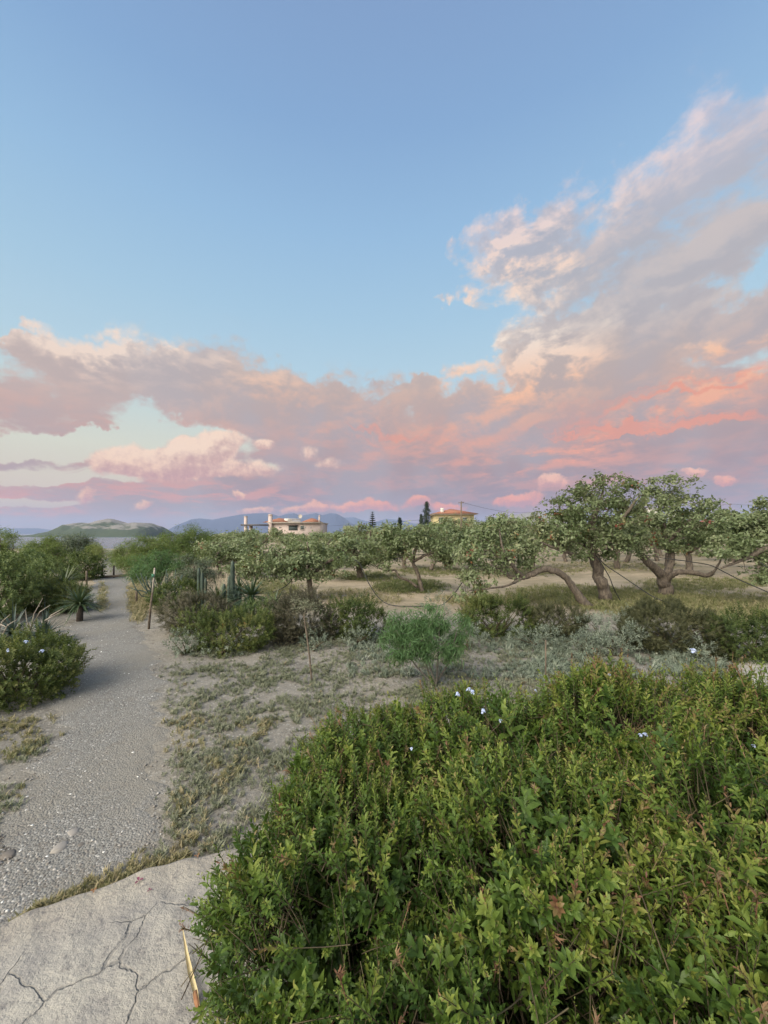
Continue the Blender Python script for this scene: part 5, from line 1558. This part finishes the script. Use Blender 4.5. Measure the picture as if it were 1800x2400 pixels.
# ---- on the terrace: a dry curled leaf blade and two fallen petals
P_ = np.array([wp(*a) for a in ((428, 2202, 1.607), (437, 2245, 1.537), (447, 2295, 1.464), (457, 2335, 1.41), (465, 2372, 1.36))])
P_[:, 2] = (.045, .02, .012, .016, .012)
t = thing('dry_leaf_blade', 'narrow curled dry yellow leaf blade lying on the stone terrace', 'dry leaf', tuple(P_[2]))
f = MB(); wd = [.0015, .007, .011, .010, .006]
V = []
for p_, w_ in zip(P_, wd):
    for a in np.linspace(-1, 1, 5): V.append(p_ + np.array([w_ * a, 0, abs(a) ** 2 * w_ * .8]))
Q = [(i * 5 + j, i * 5 + j + 1, i * 5 + j + 6, i * 5 + j + 5) for i in range(4) for j in range(4)]
f.add(np.array(V), Q); f.build('blade', plain('straw_yellow', (.52, .44, .25), (.44, .35, .19), 20, .6, 0), t, smooth=True)
MB().tube([P_[3], (P_[3] + P_[4]) / 2, P_[4]], [.008, .009, .006], 6).build('leaf_base', plain('reddish_husk', (.22, .09, .05), (.30, .16, .08), 30, .8, 0), t)
pm = plain('purple_petal', (.20, .06, .10), (.14, .04, .07), 20, .7, 0)
for px, py, lab, s_ in ((325, 2066, 'dark purple fallen petal on the terrace', .022), (350, 2088, 'thin dark fallen petal beside the larger one', .012), (219, 2090, 'orange brown leaf on the terrace rim', .016), (462, 2008, 'brown leaf on the terrace rim near the hedge', .016)):
    x, y, _ = gp(px, py); f = MB()
    for k_ in range(3): leaf(f, (x, y, .004), (math.cos(k_ * 2 + px), math.sin(k_ * 2 + px), .25), (0, 0, 1), s_, s_ * .6, .5, 1)
    o = f.build('fallen_petal', pm if 'purple' in lab or 'thin' in lab else plain('brown_leaf', (.26, .13, .06), (.2, .1, .05), 20, .8, 0)); o['label'] = lab; o['category'] = 'fallen petal'


# ---- stones
def vnoise(x, y, s_, sd):
    r_ = np.random.default_rng(sd); v = 0
    for a, b_, c_ in r_.uniform(-1, 1, (7, 3)): v = v + np.sin((x * a + y * b_) * s_ + c_ * 6)
    return v / 3.2


def stone_tpl(r_):
    V = []
    for i in range(3):
        for j in range(6):
            a = j * math.pi / 3 + i * .5; rr = (.8, 1, .6)[i] * r_.uniform(.8, 1.15)
            V.append((math.cos(a) * rr, math.sin(a) * rr * .8, (-.35, .1, .42)[i] * r_.uniform(.85, 1.15)))
    V += [(0, 0, .5), (0, 0, -.4)]
    Q = [(i * 6 + j, i * 6 + (j + 1) % 6, i * 6 + 6 + (j + 1) % 6, i * 6 + 6 + j) for i in range(2) for j in range(6)]
    T = [(18, 12 + j, 12 + (j + 1) % 6) for j in range(6)] + [(19, (j + 1) % 6, j) for j in range(6)]
    return (np.array(V, float), np.array(Q), np.array(T), np.zeros(20))


m, k, b, out = mat('pebbles')
k.put(b.inputs['Base Color'], k.ramp(attr(k), [(0, (.095, .08, .07)), (.3, (.19, .172, .155)), (.6, (.27, .25, .23)), (.88, (.44, .42, .39)), (1, (.70, .69, .66))]))
b.inputs['Roughness'].default_value = .8
STONE = m
sr = np.random.default_rng(5)
ST = [stone_tpl(sr) for _ in range(5)]


def scatter_stones(name, n_, y0, y1, side, smin, smax, pw=3.0, power=1.6):
    u = rng.random(n_); y = y0 + (y1 - y0) * u ** power
    l_, r_ = path_edges(y); w_ = r_ - l_
    x = l_ + w_ * (rng.random(n_) * (1 + 2 * side) - side) + rng.normal(0, .04, n_)
    s_ = smin + (smax - smin) * rng.random(n_) ** pw
    z = hgt_a(x, y) + .004 + s_ * .1
    fr = frames(np.column_stack((rng.normal(0, .25, n_), rng.normal(0, .25, n_), np.ones(n_))))
    f = MB(); w = rng.integers(0, 5, n_); C = np.clip(rng.normal(.5, .2, n_) + (rng.random(n_) < .06) * .5, 0, 1)
    keep = (vnoise(x, y, 2.6, 31) + .7 * vnoise(x, y, 8, 32) > rng.normal(-.25, .5, n_)) & ~((y < 2.3) & (np.abs(x + 1.0) < 3) & (EP_inside(x, y)))
    for i in range(5):
        kk = (w == i) & keep
        f.scatter(ST[i], np.column_stack((x, y, z))[kk], fr[kk], s_[kk], C[kk])
    return f.build(name, STONE, kind='stuff')


def EP_inside(x, y):
    """inside the terrace outline"""
    yy = np.interp(x, EP[:10, 0], EP[:10, 1])
    return (y < yy + .01)


scatter_stones('gravel', 22000, 1.5, 9, .06, .002, .012, 5.0)
scatter_stones('loose_pebbles', 8000, 1.5, 8, .45, .002, .010, 4.0)
for i, (px, py, s_, lab) in enumerate(((140, 1968, .055, 'flat pale stone beside the path near the terrace'), (172, 1932, .045, 'flat grey stone just above the other flat stone'), (190, 1960, .028, 'small dark stone right of the two flat stones'),
                                       (20, 1985, .05, 'dark half buried stone at the left edge'), (395, 1642, .035, 'small pale stone on the right edge of the path'), (808 - 0, 1396, .045, 'small white stone on the orchard floor'), (88, 2010, .022, 'small pale stone near the terrace rim'),
                                       (640, 1690, .03, 'pale stone among the silvery weeds'))):
    x, y, _ = gp(px, py); f = MB()
    s2 = s_ * (3.0 if py < 1500 else 1)
    f.scatter(stone_tpl(sr), np.array([[x, y, hgt(x, y) + .003]]), frames(np.array([[.05, .1, 1.0]]), np.array([.3 * i])), np.array([s2]), np.array([.55 if 'dark' not in lab else .15]))
    f.v[0][:, 2] = hgt(x, y) + (f.v[0][:, 2] - hgt(x, y)) * .55
    o = f.build('stone', STONE, smooth=False); o['label'] = lab; o['category'] = 'stone'; o['group'] = 'loose stones on the ground'

# ---- weeds over the clearing, silvery and low
T_WEED = tpls('tuft', 5, nleaf=16, L=.065, w=.009, rad=.15) + tpls('shoot', 5, nleaf=16, L=.026, w=.009, rad=.055)


def weeds(name, n_, region, m, tp, size, tint=.45, thr=-.1, s_=5, label=None, clump=3, rare=.05):
    x = rng.uniform(region[0], region[1], n_); y = region[2] + (region[3] - region[2]) * rng.random(n_) ** 1.15
    l_, r_ = path_edges(y)
    v = vnoise(x, y, s_, 4) + .6 * vnoise(x, y, s_ * 2.7, 9)
    keep = (v > thr + rng.normal(0, .75, n_)) & ((x > r_ + .05 + rng.exponential(.10, n_)) | (x < l_ - rng.exponential(.08, n_))) & ~EP_inside2(x, y)
    x, y = x[keep], y[keep]
    x = np.repeat(x, clump) + rng.normal(0, .035, len(x) * clump); y = np.repeat(y, clump) + rng.normal(0, .035, len(y) * clump)
    p = np.column_stack((x, y, hgt_a(x, y) + .0)); n2 = len(x)
    fr = frames(np.column_stack((rng.normal(0, .3, n2), rng.normal(0, .3, n2), np.ones(n2))))
    C = tint + .12 * vnoise(x, y, 2.2, 8) + rng.normal(0, .10, n2); C = np.where(rng.random(n2) < rare, .95, C)
    f = MB(); w = rng.integers(0, len(tp), n2); sc = size * rng.uniform(.5, 1.35, n2)
    for i, t in enumerate(tp):
        kk = w == i
        f.scatter(t, p[kk], fr[kk], sc[kk], np.clip(C[kk], 0, 1))
    o = f.build(name, m, kind='stuff')
    if label: o['label'] = label
    return o


def EP_inside2(x, y):
    yy = np.interp(x, EP[:, 0], EP[:, 1]); return y < yy + .03


weeds('ground_weeds', 12000, (-2.9, 3.2, 2.0, 6.4), M['weed'], T_WEED, .68, .45, .10, 9, rare=.02)
weeds('silver_weeds', 2400, (-.5, 4.6, 4.6, 6.6), M['silver'], T_WEED, 1.2, .4, .1, 4)
weeds('dry_grass_tufts', 1500, (-4.2, -1.0, 1.95, 3.6), M['drygrass'], T_WEED, .8, .8, .25, 6)
# dry fringe along the terrace rim
n_ = 750; ix = rng.integers(30, 125, n_); q = sm[np.clip(ix, 0, len(sm) - 1)] - inw[np.clip(ix, 0, len(sm) - 1)] * (np.abs(rng.normal(0, .05, n_))[:, None] + .012) + rng.normal(0, .01, (n_, 2))
kp = vnoise(q[:, 0], q[:, 1], 9, 21) > .0; q = q[kp]
f = MB(); w = rng.integers(0, len(T_WEED), len(q)); fr = frames(np.column_stack((rng.normal(0, .4, len(q)), rng.normal(0, .4, len(q)), np.ones(len(q)))))
for i, t in enumerate(T_WEED):
    kk = w == i; f.scatter(t, np.column_stack((q, hgt_a(q[:, 0], q[:, 1])))[kk], fr[kk], rng.uniform(.35, .8, kk.sum()), rng.uniform(.6, 1, kk.sum()))
f.build('dry_weeds', M['drygrass'], kind='stuff')

# ---- grass patches under the orchard trees
T_GR = tpls('tuft', 6, nleaf=14, L=.13, w=.012, rad=.5)
PX, PT = [], []
for cx_, cy_, rx_, ry_, n_, ti in ((960, 1376, 90, 17, 900, .15), (860, 1352, 85, 12, 600, .3), (1010, 1338, 90, 12, 500, .3), (1330, 1395, 160, 22, 1200, .4), (1500, 1410, 200, 30, 1800, .5), (1700, 1430, 180, 40, 1700, .6),
                                   (640, 1380, 70, 20, 500, .5), (1230, 1340, 120, 12, 500, .5), (1640, 1370, 160, 16, 900, .5), (1700, 1300, 160, 9, 500, .6), (1130, 1410, 120, 12, 350, .7), (840, 1400, 120, 20, 350, .8), (1420, 1330, 200, 14, 700, .6), (325, 1400, 24, 60, 500, .9), (240, 1400, 10, 40, 100, .8)):
    a = rng.uniform(0, 6.28, n_); r_ = np.sqrt(rng.random(n_)) * rng.uniform(.7, 1.15, n_)
    px = cx_ + np.cos(a) * rx_ * r_; py = cy_ + np.sin(a) * ry_ * r_
    Y_ = (EYE + .05) * F / (py - HY); PX.append(np.column_stack(((px - CX) / F * Y_, Y_))); PT.append(np.full(n_, ti) + rng.normal(0, .15, n_))
q = np.concatenate(PX); ti = np.clip(np.concatenate(PT), 0, 1); f = MB(); w = rng.integers(0, 6, len(q))
fr = frames(np.column_stack((rng.normal(0, .25, len(q)), rng.normal(0, .25, len(q)), np.ones(len(q)))))
for i, t in enumerate(T_GR):
    kk = w == i; f.scatter(t, np.column_stack((q, hgt_a(q[:, 0], q[:, 1])))[kk], fr[kk], rng.uniform(.5, 1.1, kk.sum()), ti[kk])
f.build('grass', M['drygrass'], kind='stuff')
